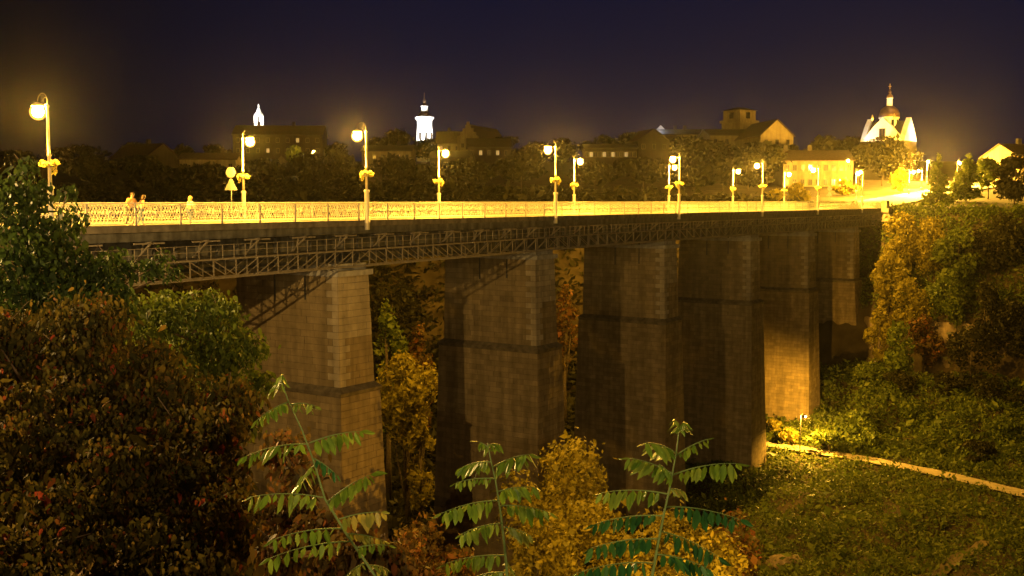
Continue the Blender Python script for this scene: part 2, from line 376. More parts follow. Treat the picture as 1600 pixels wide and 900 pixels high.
for k, sl_ in enumerate(LAMPS):
    if k == 0: continue
    a, b = sl_ - 2.15, sl_ + .62
    zb = min(gz(*B(a, 0).xy), gz(*B(b, 9).xy), gz(*B(a, 9).xy)) - 1.0
    e = .30
    top = (a, b, .35, 9.05); mid = (a - .05, b + e, .2, 9.2); lo0 = (a - .32, b + e + .28, -.05, 9.5); lo1 = (a - .9, b + 1.25, -.6, 10.0)
    core = MB(); core.taper(mid, -10.1, top, -3.30); core.taper(lo1, zb, lo0, -10.55)
    pier = core.build('pier', M['core'], bridge)
    pier['label'] = ['', 'stout stone pier nearest the ivy bank', 'second stone pier with pale quoins', 'third stone pier', 'fourth stone pier standing beside the footpath', 'fifth stone pier lit from below by the path lamp', 'last stone pier before the wooded cliff'][k]
    lg = MB(); lg.taper((lo0[0] - .02, lo0[1] + .02, lo0[2] - .02, lo0[3] + .02), -10.56, (mid[0] - .40, mid[1] + .36, mid[2] - .40, mid[3] + .40), -10.32)
    lg.taper((mid[0] - .40, mid[1] + .36, mid[2] - .40, mid[3] + .40), -10.318, (mid[0] - .03, mid[1] + .03, mid[2] - .03, mid[3] + .03), -10.02)
    lg.build('ledge', M['ledge'], pier)
    cp = MB(); cp.box(a - .2, b + .2, .1, 9.3, -3.298, -2.95); cp.box(a + .1, b - .1, .4, 9.0, -2.949, -2.55); cp.build('pier_cap', M['concrete'], pier)
    def facequads(bt, z0, tp, z1):
        near = [(bt[0], bt[2], z0), (bt[1], bt[2], z0), (tp[1], tp[2], z1), (tp[0], tp[2], z1)]
        side = [(bt[0], bt[3], z0), (bt[0], bt[2], z0), (tp[0], tp[2], z1), (tp[0], tp[3], z1)]
        return near, side
    n_up, s_up = facequads(mid, -10.02, top, -3.31); n_lo, s_lo = facequads(lo1, zb, lo0, -10.57)
    course = .42
    groups = [('n_up', face_blocks(n_up, course, .95, True, False)), ('s_up', face_blocks(s_up, course, .95, False, True)),
              ('n_lo', face_blocks(n_lo, course, .95)), ('s_lo', face_blocks(s_lo, course, 1.05))]
    rest = MB()
    for gname, bl in groups:
        for pts, q in bl:
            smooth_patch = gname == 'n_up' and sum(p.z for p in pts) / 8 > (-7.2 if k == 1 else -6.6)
            if k == 1 and blocks_left > 0 and sum(p.z for p in pts) / 8 > -16.5 and (gname in ('n_up', 'n_lo') or q or gname == 's_up'):
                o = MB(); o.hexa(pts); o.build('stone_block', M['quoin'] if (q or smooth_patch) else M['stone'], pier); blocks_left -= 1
            else:
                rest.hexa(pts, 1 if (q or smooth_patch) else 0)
    rs = rest.build('stone_facing', [M['stone'], M['quoin']], pier); rs['kind'] = 'stuff'
    # hangers of the old pipe line on the pier flank
    for dt, ln in ((2.6, 1.5), (5.2, 1.7)):
        MB().box(a - .10, a - .07, .3 + dt, .42 + dt, -3.3 - ln, -2.6).build('hanger', M['dark'], pier)
# abutments
mb = MB(); mb.taper((139.6, 150, -.9, 12.5), -24, (141.2, 149, -.3, 11.9), -.8); mb.box(141, 149.2, -.5, 12.1, -.799, -.52); mb.build('abutment', M['render'], bridge)
mb = MB(); mb.taper((-14, .8, -.6, 12.2), -22, (-13, -1.2, -.2, 11.8), -.53); mb.build('abutment', M['core'], bridge)
mb = MB(); mb.box(140.6, 145.6, -1.3, .0, -.5, .12); mb.box(142.6, 144.4, -.5, .30, .121, 1.3); mb.taper((139.8, 143.2, -1.9, .1), -1.9, (141.4, 143.0, -1.2, 0), -.501); mb.build('end_pillar', M['render'], bridge)
# railings
PANEL = 2.68
pm = MB()
for i in range(3): pm.box(.03, PANEL - .03, -.012, .012, (.12, .58, 1.0)[i], (.15, .61, 1.03)[i])
def seg(x0, z0, x1, z1): pm.bar((x0, 0, z0), (x1, 0, z1), .016, .022)
for lo, hi in ((.15, .58), (.61, 1.0)):
    n = 13; dx = (PANEL - .06) / n
    for i in range(n):
        x = .03 + i * dx
        seg(x, lo, x + dx, hi); seg(x + dx, lo, x, hi)
mid_ring = MB()
for k in range(12):
    a0, a1 = k * math.pi / 6, (k + 1) * math.pi / 6
    pm.bar((PANEL / 2 + .17 * math.cos(a0), 0, .58 + .17 * math.sin(a0)), (PANEL / 2 + .17 * math.cos(a1), 0, .58 + .17 * math.sin(a1)), .03, .03)
pme = pm.mesh('lattice_panel'); pme.materials.append(M['rail'])
po = MB(); po.box(-.035, .035, -.035, .035, .071, 1.10); po.box(-.05, .05, -.05, .05, .07, .2); pom = po.mesh('post'); pom.materials.append(M['railpost'])
for t in (.0, TW):
    hr = MB(); hr.box(S0, S1 - .4, t - .045, t + .045, 1.10, 1.155); rl = hr.build('railing', M['rail'], bridge)
    s = S0 + .3
    while s + PANEL < S1 - .5:
        link('lattice_panel', pme, rl, (s, t, 0)); link('post', pom, rl, (s, t, 0)); s += PANEL
    link('post', pom, rl, (s, t, 0))
# service walkway on a light truss hung in front of the girders
WS0, WS1 = 1.2, 140.0
mb = MB()
def chord(t, z, wd, hg):
    for a, b in ((WS0, 55), (55, WS1)): mb.bar((a, t, tz(a, z)), (b, t, tz(b, z)), wd, hg)
for t in (-.32, .5): chord(t, -1.84, .08, .085); chord(t, -2.82, .08, .085)
walk = mb.build('walkway', M['truss'], bridge)
fl = MB()
for a, b in ((WS0, 55), (55, WS1)): fl.add([(a, -.28, tz(a, -1.78)), (b, -.28, tz(b, -1.78)), (b, .47, tz(b, -1.78)), (a, .47, tz(a, -1.78)), (a, -.28, tz(a, -1.74)), (b, -.28, tz(b, -1.74)), (b, .47, tz(b, -1.74)), (a, .47, tz(a, -1.74))], [(0, 3, 2, 1), (4, 5, 6, 7), (0, 1, 5, 4), (2, 3, 7, 6)])
fl.build('grating', M['dark'], walk)
hr = MB()
for z in (-1.10, -1.42):
    for a, b in ((WS0, 55), (55, WS1)): hr.bar((a, -.32, tz(a, z)), (b, -.32, tz(b, z)), .028, .03)
hr.build('handrail', M['truss'], walk)
pp = MB(); pp.box(-.02, .02, -.02, .02, 0, .70); ppm = pp.mesh('rail_post'); ppm.materials.append(M['truss'])
s = WS0
while s < WS1: link('rail_post', ppm, walk, (s, -.32, tz(s, -1.79))); s += .78
vp = MB(); vp.box(-.028, .028, -.028, .028, 0, .90); vpm = vp.mesh('truss_post'); vpm.materials.append(M['truss'])
marks = [0.0] + LAMPS[1:] + [152]
for a, b in zip(marks, marks[1:]):
    n = 14; h = (b - a) / n; dgm = {}
    for d in (0, 1):
        g = MB(); z0, z1 = (.86, .06) if d == 0 else (.06, .86); g.bar((.04, 0, z0), (h - .04, 0, z1), .045, .045)
        dgm[d] = g.mesh('diagonal'); dgm[d].materials.append(M['truss'])
    for i in range(n):
        s = a + i * h
        if s < WS0 or s + h > WS1: continue
        for t in (-.32, .5):
            if t > 0 and s > 70: continue
            link('truss_post', vpm, walk, (s, t, tz(s, -2.78))); link('diagonal', dgm[0 if i < n / 2 else 1], walk, (s, t, tz(s, -2.78)))
mb = MB()
s = 6.0
while s < WS1:
    mb.bar((s, -.32, tz(s, -2.82)), (s, 1.2, tz(s, -2.82)), .08, .08); s += 6.6
mb.build('cross_beam', M['truss'], walk)

# ------------------------------------------------------------------ street lamps with flower baskets
def point(loc, power, color=SODIUM, rad=.14):
    l = bpy.data.lights.new('lamp_light', 'POINT'); l.energy = power; l.color = color; l.shadow_soft_size = rad
    o = bpy.data.objects.new('lamp_light', l); col.objects.link(o); o.location = loc; return o
def spot(loc, target, power, deg, color=(1, .97, .92), rad=.3):
    l = bpy.data.lights.new('floodlight', 'SPOT'); l.energy = power; l.color = color; l.shadow_soft_size = rad; l.spot_size = math.radians(deg); l.spot_blend = .4
    o = bpy.data.objects.new('floodlight', l); col.objects.link(o); o.location = loc
    o.rotation_euler = (Vector(target) - Vector(loc)).to_track_quat('-Z', 'Y').to_euler(); return o
def lamp_meshes(head):
    out = {}
    m = MB(); m.lathe([(.15, -.52), (.15, -.12), (.19, -.10), (.19, .0), (.145, .06), (.14, 1.75), (.18, 1.80), (.18, 1.9), (.10, 1.95)], 10); out['base'] = (m, M['socle'])
    m = MB(); m.lathe([(.085, 1.93), (.07, 3.2), (.09, 3.22), (.09, 3.28), (.062, 3.3), (.05, head - .1), (.085, head - .06), (.085, head), (.04, head + .05)], 8); out['post'] = (m, M['pole'])
    m = MB(); pts = []
    for i in range(13):
        a = math.pi * (1 - i / 12); pts.append((0, .36 + .36 * math.cos(a), head + .22 + .34 * math.sin(a)))
    m.tube([(0, 0, head)] + pts + [(0, .72, head + .18)], .017, 6)
    cu = [(0, .15 + .16 * math.cos(a), head + .2 + .16 * math.sin(a)) for a in [x * .5 for x in range(11)]]
    m.tube(cu, .012, 5); out['arm'] = (m, M['dark'])
    m = MB(); m.lathe([(.05, .22), (.26, .12), (.3, .05), (.28, .045), (.05, .18)], 12, (0, .72, head - .05)); out['lamp_shade'] = (m, M['pole'])
    def ball(rd, z, n=14): return [(max(.01, rd * math.sin(math.pi * i / n)), z - rd * math.cos(math.pi * i / n)) for i in range(n + 1)]
    m = MB(); m.lathe(ball(.25, -.18), 16, (0, .72, head - .07)); out['bulb'] = (m, M['bulb'])
    m = MB(); m.lathe(ball(.36, -.19), 18, (0, .72, head - .07)); out['halo_globe'] = (m, M['halo_globe'])  # outer shell added for the painted halo
    return {k: (v[0].mesh(k), v[1]) for k, v in out.items()}
LM = lamp_meshes(5.45)
for k, (m_, mt) in LM.items():
    m_.materials.append(mt)
    if True: m_.polygons.foreach_set('use_smooth', [True] * len(m_.polygons))
def street_lamp(loc, rz, label, group, power=LAMP_W, dz=0.0, color=SODIUM):
    """rz turns the arm, which points along local +y"""
    t = thing('street_lamp', label, 'street lamp', loc, rz, group)
    for k, (m_, mt) in LM.items(): link(k, m_, t)
    o = point(Vector(loc) + Matrix.Rotation(rz, 3, 'Z') @ Vector((0, .72, 5.22 + dz)), power, color)
    return t
def blob_leaves(lobes, n, size, rng=NP, flat=.0, shell=.55, k=4):
    """leaf quads through ellipsoid lobes: (centre, (rx, ry, rz))"""
    vol = np.array([r[0] * r[1] * r[2] for c, r in lobes]) ** .75; vol /= vol.sum()
    pick = rng.choice(len(lobes), n, p=vol)
    C = np.array([tuple(c) for c, r in lobes])[pick]; RR = np.array([tuple(r) for c, r in lobes])[pick]
    d = rng.normal(size=(n, 3)); d /= np.linalg.norm(d, axis=1)[:, None]
    rad = (shell + (1 - shell) * rng.random(n)) ** .8; rad *= 1 + .22 * rng.normal(size=n) * (rng.random(n) < .35)
    P = C + d * RR * rad[:, None]
    return leaf_quads(P, d, size, rng)
def leaf_quads(P, d, size, rng=NP, long=1.7, spread=.9):
    n = len(P)
    nr = d + rng.normal(size=(n, 3)) * spread; nr /= np.linalg.norm(nr, axis=1)[:, None] + 1e-9
    a = rng.normal(size=(n, 3)); a[:, 2] -= .4; x = np.cross(nr, a); x /= np.linalg.norm(x, axis=1)[:, None] + 1e-9
    y = np.cross(nr, x); sz = size * np.exp(rng.normal(size=n) * .38 - .05)[:, None]
    return np.stack([P - y * sz * long / 2, P + x * sz / 2 - y * sz * .1, P + y * sz * long / 2 + nr * sz * .12, P - x * sz / 2 - y * sz * .1], 1)
BASK = []
for v in range(3):
    rg = np.random.default_rng(40 + v)
    lobes = [((math.cos(a) * .36, math.sin(a) * .36, rg.uniform(-.05, .12)), (.24, .24, rg.uniform(.14, .26))) for a in [x * 2 * math.pi / 7 + v for x in range(7)]] + [((.3 * math.cos(v * 2), .3 * math.sin(v * 2), -.3), (.14, .14, .26))]
    BASK.append(quads_mesh('flowers', blob_leaves(lobes, 420, .085, rg), M['flower']))
bwl = MB(); bwl.lathe([(.11, -.16), (.30, -.12), (.42, .02), (.44, .05), (.11, .05)], 12); bwlm = bwl.mesh('bowl'); bwlm.materials.append(M['bowl'])
def basket(loc, label, v):
    t = thing('flower_basket', label, 'flower basket', loc, v * 1.3, 'flower baskets on the bridge lamps')
    link('bowl', bwlm, t); link('flowers', BASK[v % 3], t); t.scale = (.78, .78, .78)
rz_in = math.pi / 2 - AZ
nth = ['', 'second', 'third', 'fourth', 'fifth', 'sixth', 'seventh']
for k, s in enumerate(LAMPS):
    p = B(s, -.16, 0)
    lab = 'tall lit street lamp above the leafy bank at the left edge of the bridge' if k == 0 else '%s lit lamp from the left along the near railing, above a stone pier' % nth[k]
    street_lamp(p, rz_in, lab, 'lamps along the near railing')
    if k < 6: basket(p + Vector((0, 0, 2.85)), 'yellow flower basket on the lamp post above the leafy bank' if k == 0 else 'flower basket on the %s near railing lamp from the left' % nth[k], k)
nf = ['leftmost', 'second', 'third', 'fourth', 'fifth', 'sixth']
for k, s in enumerate(FARL):
    p = B(s, TW + .16, 0)
    street_lamp(p, rz_in + math.pi, '%s lit street lamp from the left along the far railing' % nf[k], 'lamps along the far railing')
    basket(p + Vector((0, 0, 2.85)), 'flower basket on the %s far railing lamp from the left' % nf[k], k + 1)
# lamps of the road beyond the bridge and of the approach behind the bank
for px, py, Y, w_, lab in ((1338, 268, 196, 50000, 'lit lamp between the road sign and the dark church tree'), (1322, 250, 215, 26000, 'lit lamp over the bushes left of the church tree'),
                       (1421, 268, 205, 100000, 'lit lamp at the foot of the church wall'), (1441, 266, 222, 100000, 'lit lamp by the road just right of the church wall'),
                       (1449, 252, 250, 110000, 'high lit lamp over the top of the road'), (1496, 254, 235, 80000, 'lit lamp between the dark firs at the right'),
                       (1575, 254, 225, 14000, 'lit lamp in front of the house at the right edge')):
    p = at(px, py, Y); g = gz(p.x, p.y)
    o = street_lamp((p.x, p.y, p.z - 5.38), R.uniform(0, 6), lab, 'lamps of the town road', w_)
    if p.z - 5.38 - g > .3:      # a taller post where the ground lies lower
        MB().lathe([(.2, g - p.z + 5.38 - .2), (.17, -.5)], 8).build('plinth', M['socle'], o)
street_lamp(B(-24, 13.0, -.35), rz_in + math.pi, 'street lamp on the far side of the approach road, left of the picture', 'lamps of the approach road')
street_lamp(B(-19.5, -15.0, -.45), rz_in + 1, 'street lamp on the near bank just out of the picture to the left', 'lamps of the approach road', 34000, color=(1, .60, .17))
for x, lab in ((-16, 'left'), (3, 'middle'), (24, 'right')):
    street_lamp((x, -34 + abs(x) * .1, -.4), R.uniform(0, 6), 'street lamp on the promenade behind the viewpoint, %s of three' % lab, 'lamps of the promenade', 20000, color=(1, .72, .30))
def far_lamp(px, py, Y, h, power, label, bulb='bulb', color=SODIUM):
    p = at(px, py, Y); g = gz(p.x, p.y); h = max(h, p.z - g)
    t = thing('street_lamp', label, 'street lamp', (p.x, p.y, p.z - h))
    m = MB(); m.tube([(0, 0, -.3), (0, 0, h - .2)], [.09, .06], 6); m.build('post', M['pole'], t)
    m = MB(); m.tube([(0, 0, h - .2), (.15, -.1, h + .12), (.4, -.25, h + .14)], .035, 5); m.lathe([(.2, .0), (.06, .1)], 8, (.45, -.3, h + .06)); m.build('arm', M['pole'], t)
    m = MB(); m.lathe([(.05, -.2), (.18, -.1), (.18, .02)], 8, (.45, -.3, h + .03)); m.build('bulb', M[bulb], t, True)
    point((p.x + .45, p.y - .3, p.z - .05), power, color)
    return t
far_lamp(488, 236, 255, 5, 12000, 'lone lit lamp on the dark hillside left of centre')
far_lamp(472, 256, 240, 3, 2500, 'small white lamp on the dark slope beside the lone hillside lamp', 'bulbw', (1, .85, .6))
# lamp by the footpath
pl = B(96.4, -2.8); pl.z = gz(pl.x, pl.y)
t = thing('path_lamp', 'slim lit lamp post beside the path at the foot of the piers', 'street lamp', pl)
MB().tube([(0, 0, -.3), (0, 0, 4.7)], [.085, .055], 8).build('post', M['dark'], t)
m = MB(); m.tube([(0, 0, 4.6), (.0, 0, 4.95), (.25, -.1, 5.05), (.5, -.2, 5.0)], .035, 6); m.build('arm', M['dark'], t)
m = MB(); m.lathe([(.26, 0), (.2, .1), (.05, .14)], 10, (.5, -.2, 4.93)); m.build('lamp_shade', M['dark'], t)
m = MB(); m.lathe([(.04, -.16), (.13, -.1), (.16, .0)], 10, (.5, -.2, 4.92)); m.build('bulb', M['bulb'], t, True)
sh_ = MB(); u_ = Vector((SU, CU, 0)); w_ = Vector((-CU, SU, 0)); c_ = Vector((.5, -.2, 0)) - u_ * .24
sh_.hexa([c_ + w_ * x + u_ * y + Vector((0, 0, z)) for z in (4.72, 4.97) for x, y in ((-.005, 0), (.45, 0), (.45, -.015), (-.005, -.015))]); sh_.build('added_shield', M['dark'], t)  # added plate that blocks this lamp's light toward the fourth pier
point(pl + Vector((.5, -.2, 4.80)), 17000, SODIUM, .06)
# path lamp down in the gorge, below the frame
g = gz(12, 55)
t = thing('path_lamp', 'path lamp on the gorge floor below the golden trees, out of the picture', 'street lamp', (12, 55, g))
MB().tube([(0, 0, -.3), (0, 0, 5.0)], [.085, .055], 8).build('post', M['dark'], t)
m = MB(); m.lathe([(.04, -.3), (.16, -.2), (.18, .0)], 10, (0, 0, 5.3)); m.build('bulb', M['bulb'], t, True)
m = MB(); m.lathe([(.10, 4.9), (.12, 5.0), (.05, 5.02)], 10); m.build('socket', M['dark'], t)
point((12, 55, g + 5.15), 14000)
# haze box comes last, after everything it encloses

# ------------------------------------------------------------------ road signs
def road_sign(px, Y, top, label, face=0):
    p = at(px, 300, Y); s, t_ = inv(p.x, p.y); g = 0.0 if s < 143 else gz(p.x, p.y)
    t = thing('road_sign', label, 'road sign', (p.x, p.y, g), face)
    MB().tube([(0, 0.05, -.1), (0, .05, top + .3)], .035, 8).build('pole', M['sign'], t)
    MB().add([(math.cos(a) * .36, y, top + math.sin(a) * .36) for y in (0, .02) for a in [k * math.pi / 10 for k in range(20)]],
             [tuple(range(20)), tuple(range(39, 19, -1))] + [(k, k + 20, (k + 1) % 20 + 20, (k + 1) % 20) for k in range(20)]).build('disc', M['sign'], t)
    MB().prism([(-.48, top - 1.22), (.48, top - 1.22), (.05, top - .41), (-.05, top - .41)], 0, .02).build('triangle', M['sign'], t)
road_sign(361, 74, 3.2, 'grey backs of a round and a triangular road sign beside the leftmost far lamp', -.2)
road_sign(1296, 178, 3.0, 'small round and triangular sign pair at the far end of the bridge', -.5)

# ------------------------------------------------------------------ people on the near sidewalk
def skin(name, V, E, rad, m, parent, sub=2):
    me = bpy.data.meshes.new(name); me.from_pydata(V, E, []); me.materials.append(m)
    o = link(name, me, parent); md = o.modifiers.new('skin', 'SKIN'); md.use_smooth_shade = True
    if not me.skin_vertices: 
        bpy.context.view_layer.objects.active = o; bpy.ops.mesh.customdata_skin_add()
    for i, r in enumerate(rad): me.skin_vertices[0].data[i].radius = (r, r) if not isinstance(r, tuple) else r
    me.skin_vertices[0].data[0].use_root = True
    sb = o.modifiers.new('sub', 'SUBSURF'); sb.levels = 1; sb.render_levels = sub
    return o
def person(label, loc, rz, H, shirt, legs, hair, lean=0.0, step=.18, armf=(.1, .1), long_hair=False, headdrop=0.0):
    t = thing('person', label, 'person', loc, rz, 'people on the bridge')
    k = H / 1.7
    V = []; E = []; Rd = []
    def ad(p, r, par=None):
        x, y, z = p; yy = y - lean * max(0, z - .95) ; zz = z - abs(lean) * .25 * max(0, z - .95)
        V.append((x * k, yy * k, zz * k)); Rd.append(r * k if not isinstance(r, tuple) else (r[0] * k, r[1] * k))
        if par is not None: E.append((par, len(V) - 1))
        return len(V) - 1
    pel = ad((0, 0, .94), (.15, .11)); wa = ad((0, 0, 1.08), (.135, .10), pel); ch = ad((0, .01, 1.28), (.165, .115), wa); nk0 = ad((0, .01, 1.43), (.075, .07), ch)
    nk = ad((0, 0, 1.49), .052, nk0); ad_h = headdrop
    h1 = ad((0, -.015 - ad_h, 1.56), (.066, .075), nk); h2 = ad((0, -.01 - ad_h, 1.64), (.075, .09), h1); h3 = ad((0, 0 - ad_h, 1.69), (.05, .06), h2)
    ns = ad((0, -.10 - ad_h, 1.595), .013, h1)
    for sx in (-1, 1): ad((sx * .082, .01 - ad_h, 1.60), .014, h1)
    arms = {}
    for i, sx in enumerate((-1, 1)):
        f = armf[i]
        sh = ad((sx * .19, .01, 1.38), .055, ch); el = ad((sx * .25, .02 - f * .3, 1.12), .040, sh); wr = ad((sx * .25, -.05 - f * 1.1, .90 + f * .35), .028, el)
        pm_ = ad((sx * .245, -.07 - f * 1.25, .83 + f * .4), (.036, .018), wr); arms[sx] = (sh, el, wr)
        for j in range(4): 
            a = ad((sx * .245 + (j - 1.5) * .012, -.085 - f * 1.3, .765 + f * .4 + abs(j - 1.2) * .008), .009, pm_); ad((sx * .245 + (j - 1.5) * .012, -.105 - f * 1.3, .73 + f * .4), .008, a)
        a = ad((sx * .205, -.09 - f * 1.25, .82 + f * .4), .010, pm_); ad((sx * .20, -.11 - f * 1.25, .79 + f * .4), .009, a)
    for i, sx in enumerate((-1, 1)):
        st = step * (1 if i else -1)
        hp = ad((sx * .095, 0, .88), .088, pel); kn = ad((sx * .10, -.03 - st * .5, .50), .058, hp); an = ad((sx * .10, .03 - st, .09), .040, kn); ad((sx * .11, -.12 - st, .035), .036, an)
    body = skin('body', V, E, Rd, SK, t)
    def cloth(name, ids, grow, m):
        mp = {v: i for i, v in enumerate(ids)}
        vv = [V[i] for i in ids]; ee = [(mp[a], mp[b]) for a, b in E if a in mp and b in mp]
        rr = [tuple(x + grow for x in (Rd[i] if isinstance(Rd[i], tuple) else (Rd[i], Rd[i]))) for i in ids]
        skin(name, vv, ee, rr, m, t)
    cloth('shirt', [wa, ch, nk0] + [i for s_ in arms.values() for i in s_[:3]], .018, shirt)
    n = len(V); lg = list(range(n - 8, n))
    cloth('trousers', [pel] + [i for i in lg if V[i][2] > .06 * k], .016, legs)
    hb = MB(); c = Vector(V[h2]); c.y += .025 * k
    hb.lathe([(.02, -.02), (.085, -.01), (.108, .05), (.10, .10), (.06, .14), (.01, .15)], 12, (c.x, c.y, c.z - .03))
    hb.lathe([(.075, -.22 if long_hair else -.06), (.092, -.05), (.085, .03)], 10, (c.x, c.y + .045 * k, c.z - .02))
    hb.build('hair', hair, t, True)
    for sx in (-1, 1):
        e = MB(); e.lathe([(.004, -.011), (.011, 0), (.004, .011)], 6, (V[h1][0] + sx * .03, V[h2][1] - .083 * k, V[h2][2] - .02)); e.build('eye', M['dark'], t)
    return t
SK = mat('skin', (.55, .36, .26), .6, .08, 6)
cl = {n: mat('cloth_' + n, c, .85, .15, 12) for n, c in dict(white=(.75, .73, .70), jeans=(.10, .15, .28), brown=(.34, .18, .08), black=(.03, .03, .035), orange=(.5, .27, .12)).items()}
hair_d = mat('dark_hair', (.035, .02, .012), .5, .3, 30); hair_l = mat('fair_hair', (.55, .38, .16), .5, .2, 30)
def on_walk(px, t): return B(s_of(px, t), t, 0)
person('person with dark hair in a brown jacket bending forward behind the railing', on_walk(203, 1.3), 0.8, 1.68, cl['brown'], cl['black'], hair_d, .42, .2, (.25, .2))
person('person in a pale orange top close beside the dark haired walker', on_walk(219, 1.1), 2.2, 1.54, cl['orange'], cl['jeans'], hair_d, .30, .2, (.3, .2), True)
person('fair haired person in a white top and blue jeans standing at the railing', on_walk(297, .75), 2.6, 1.45, cl['white'], cl['jeans'], hair_l, .06, .12, (.25, .1), True)

# ------------------------------------------------------------------ town buildings
def win_mesh(w_, h_, arch=False):
    return w_, h_
def window(parent, x, y, z, w_, h_, lit=False, face=-1):
    f = MB()
    for a in ((x - w_ / 2 - .12, x - w_ / 2, z - h_ / 2 - .12, z + h_ / 2 + .12), (x + w_ / 2, x + w_ / 2 + .12, z - h_ / 2 - .12, z + h_ / 2 + .12),
              (x - w_ / 2, x + w_ / 2, z - h_ / 2 - .12, z - h_ / 2), (x - w_ / 2, x + w_ / 2, z + h_ / 2, z + h_ / 2 + .12), (x - .03, x + .03, z - h_ / 2, z + h_ / 2)):
        f.box(a[0], a[1], y - .08, y + .02, a[2], a[3])
    o = f.build('window', M['plaster'], parent)
    MB().box(x - w_ / 2, x + w_ / 2, y - .03, y - .01, z - h_ / 2, z + h_ / 2).build('pane', M['lit'] if lit else M['pane'], o)
def house(label, px0, px1, pyr, pye, Y, ridge='x', wall='plasterg', roof='roof', rz=0.0, depth=9, lit=(), chim=(), cols=None, name='house', cat='house', rows=1, steps=False, base=None):
    c = at((px0 + px1) / 2, pye, Y); g = gz(c.x, c.y) - .8 if base is None else base
    wd = (px1 - px0) / F_PX * Y; ze = c.z - g; zr = at(0, pyr, Y).z - g
    t = thing(name, label, cat, (c.x, c.y, g), rz)
    hw, hd = wd / 2, depth / 2
    if ridge == 'x':
        wl = MB(); wl.box(-hw, hw, -hd, hd, 0, ze); wl.add([(-hw, -hd, ze), (-hw, hd, ze), (-hw, 0, zr - .15), (hw, -hd, ze), (hw, hd, ze), (hw, 0, zr - .15)], [(0, 2, 1), (3, 4, 5)])
        wl.build('wall', M[wall], t)
        rf = MB(); o = .4; sl = (zr - ze) / hd
        for sy in (-1, 1):
            rf.hexa([(-hw - o, sy * (hd + o), ze - sl * o), (hw + o, sy * (hd + o), ze - sl * o), (hw + o, 0, zr), (-hw - o, 0, zr),
                     (-hw - o, sy * (hd + o), ze - sl * o + .18), (hw + o, sy * (hd + o), ze - sl * o + .18), (hw + o, 0, zr + .18), (-hw - o, 0, zr + .18)])
    else:
        wl = MB(); out = [(-hw, 0), (hw, 0), (hw, ze), (0, zr - .15), (-hw, ze)]
        if steps:
            out = [(-hw, 0), (hw, 0)]; n = 4
            for i in range(n): out += [(hw * (1 - i / n), ze + (zr - ze) * i / n + .2), (hw * (1 - i / n), ze + (zr - ze) * (i + 1) / n)]
            out += [(hw * .12, zr), (hw * .12, zr + .9), (-hw * .12, zr + .9), (-hw * .12, zr)]
            for i in range(n - 1, -1, -1): out += [(-hw * (1 - i / n), ze + (zr - ze) * (i + 1) / n), (-hw * (1 - i / n), ze + (zr - ze) * i / n + .2)]
            wl.prism(out, -hd - .3, -hd + .2); wl.box(-hw + .05, hw - .05, -hd + .2, hd, 0, ze)
        else: wl.prism(out, -hd, hd)
        wl.build('wall', M[wall], t)
        rf = MB(); o = .4 if not steps else 0; sl = (zr - ze) / hw; f = -hd - o if not steps else -hd + .21
        for sx in (-1, 1):
            rf.hexa([(sx * (hw + o), f, ze - sl * o), (sx * (hw + o), hd + o, ze - sl * o), (0, hd + o, zr), (0, f, zr),
                     (sx * (hw + o), f, ze - sl * o + .18), (sx * (hw + o), hd + o, ze - sl * o + .18), (0, hd + o, zr + .18), (0, f, zr + .18)])
    r = rf.build('roof', M[roof], t)
    for u in chim:
        MB().box(u * hw - .45, u * hw + .45, -.4, .4, (ze + zr) / 2, zr + 1.3).build('chimney', M['plasterg'], r)
    n = cols if cols is not None else max(1, int(wd / 3.2))
    for j in range(rows):
        for i in range(n):
            x = (i + .5) / n * wd - hw; z = ze - 1.6 - j * 3.1
            if z > .8: window(t, x, -hd if not steps else -hd - .3, z, .8, 1.2, (j * n + i) in lit)
    return t
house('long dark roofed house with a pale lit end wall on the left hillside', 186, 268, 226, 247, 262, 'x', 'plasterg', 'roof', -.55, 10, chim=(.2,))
house('low pale walled house right of the house with the lit end wall', 288, 372, 240, 250, 250, 'x', 'plaster', 'roof', .1, 9, cols=5)
house('big hip roofed block below the small white belfry', 372, 506, 197, 213, 330, 'x', 'plasterg', 'roofd', .08, 15, cols=9, rows=2, lit=(6, 12), chim=(-.5, .3), name='town_hall', cat='building')
house('small steep gabled cottage under the lone hillside lamp', 428, 452, 244, 257, 240, 'y', 'plaster', 'roof', .2, 8, cols=1)
house('low row house with faint pale walls left of the white floodlit tower', 570, 646, 228, 237, 300, 'x', 'plaster', 'roofd', -.05, 9, cols=6, lit=(4,), chim=(.4,))
house('yellow lit house with a stepped gable right of the white tower', 738, 772, 199, 222, 330, 'y', 'plaster', 'roof', -.35, 24, cols=2, steps=True, name='gabled_house')
house('wide roofed hall adjoining the stepped gable house', 684, 744, 206, 225, 336, 'x', 'plaster', 'roof', .05, 12, cols=5, lit=(0,), chim=(-.4,))
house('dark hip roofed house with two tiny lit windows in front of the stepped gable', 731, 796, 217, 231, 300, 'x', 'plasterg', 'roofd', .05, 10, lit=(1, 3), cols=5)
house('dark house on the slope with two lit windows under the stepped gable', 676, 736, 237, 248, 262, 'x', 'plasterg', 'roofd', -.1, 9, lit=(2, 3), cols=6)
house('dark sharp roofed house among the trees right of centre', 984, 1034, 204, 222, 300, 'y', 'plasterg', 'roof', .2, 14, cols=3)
house('flat pale roofed range with two chimneys left of the square tower', 1018, 1104, 203, 212, 320, 'x', 'plaster', 'roofd', 0, 12, chim=(-.15, .2), cols=7)
house('nave with pale pilasters below the square church tower', 1100, 1168, 203, 214, 285, 'x', 'plaster', 'roofd', .05, 14, cols=4, name='church_nave', cat='church')
house('yellow pedimented building with a steep gable right of the square tower', 1168, 1219, 191, 215, 268, 'y', 'plaster', 'roof', .12, 18, cols=3, name='gabled_hall', cat='building')
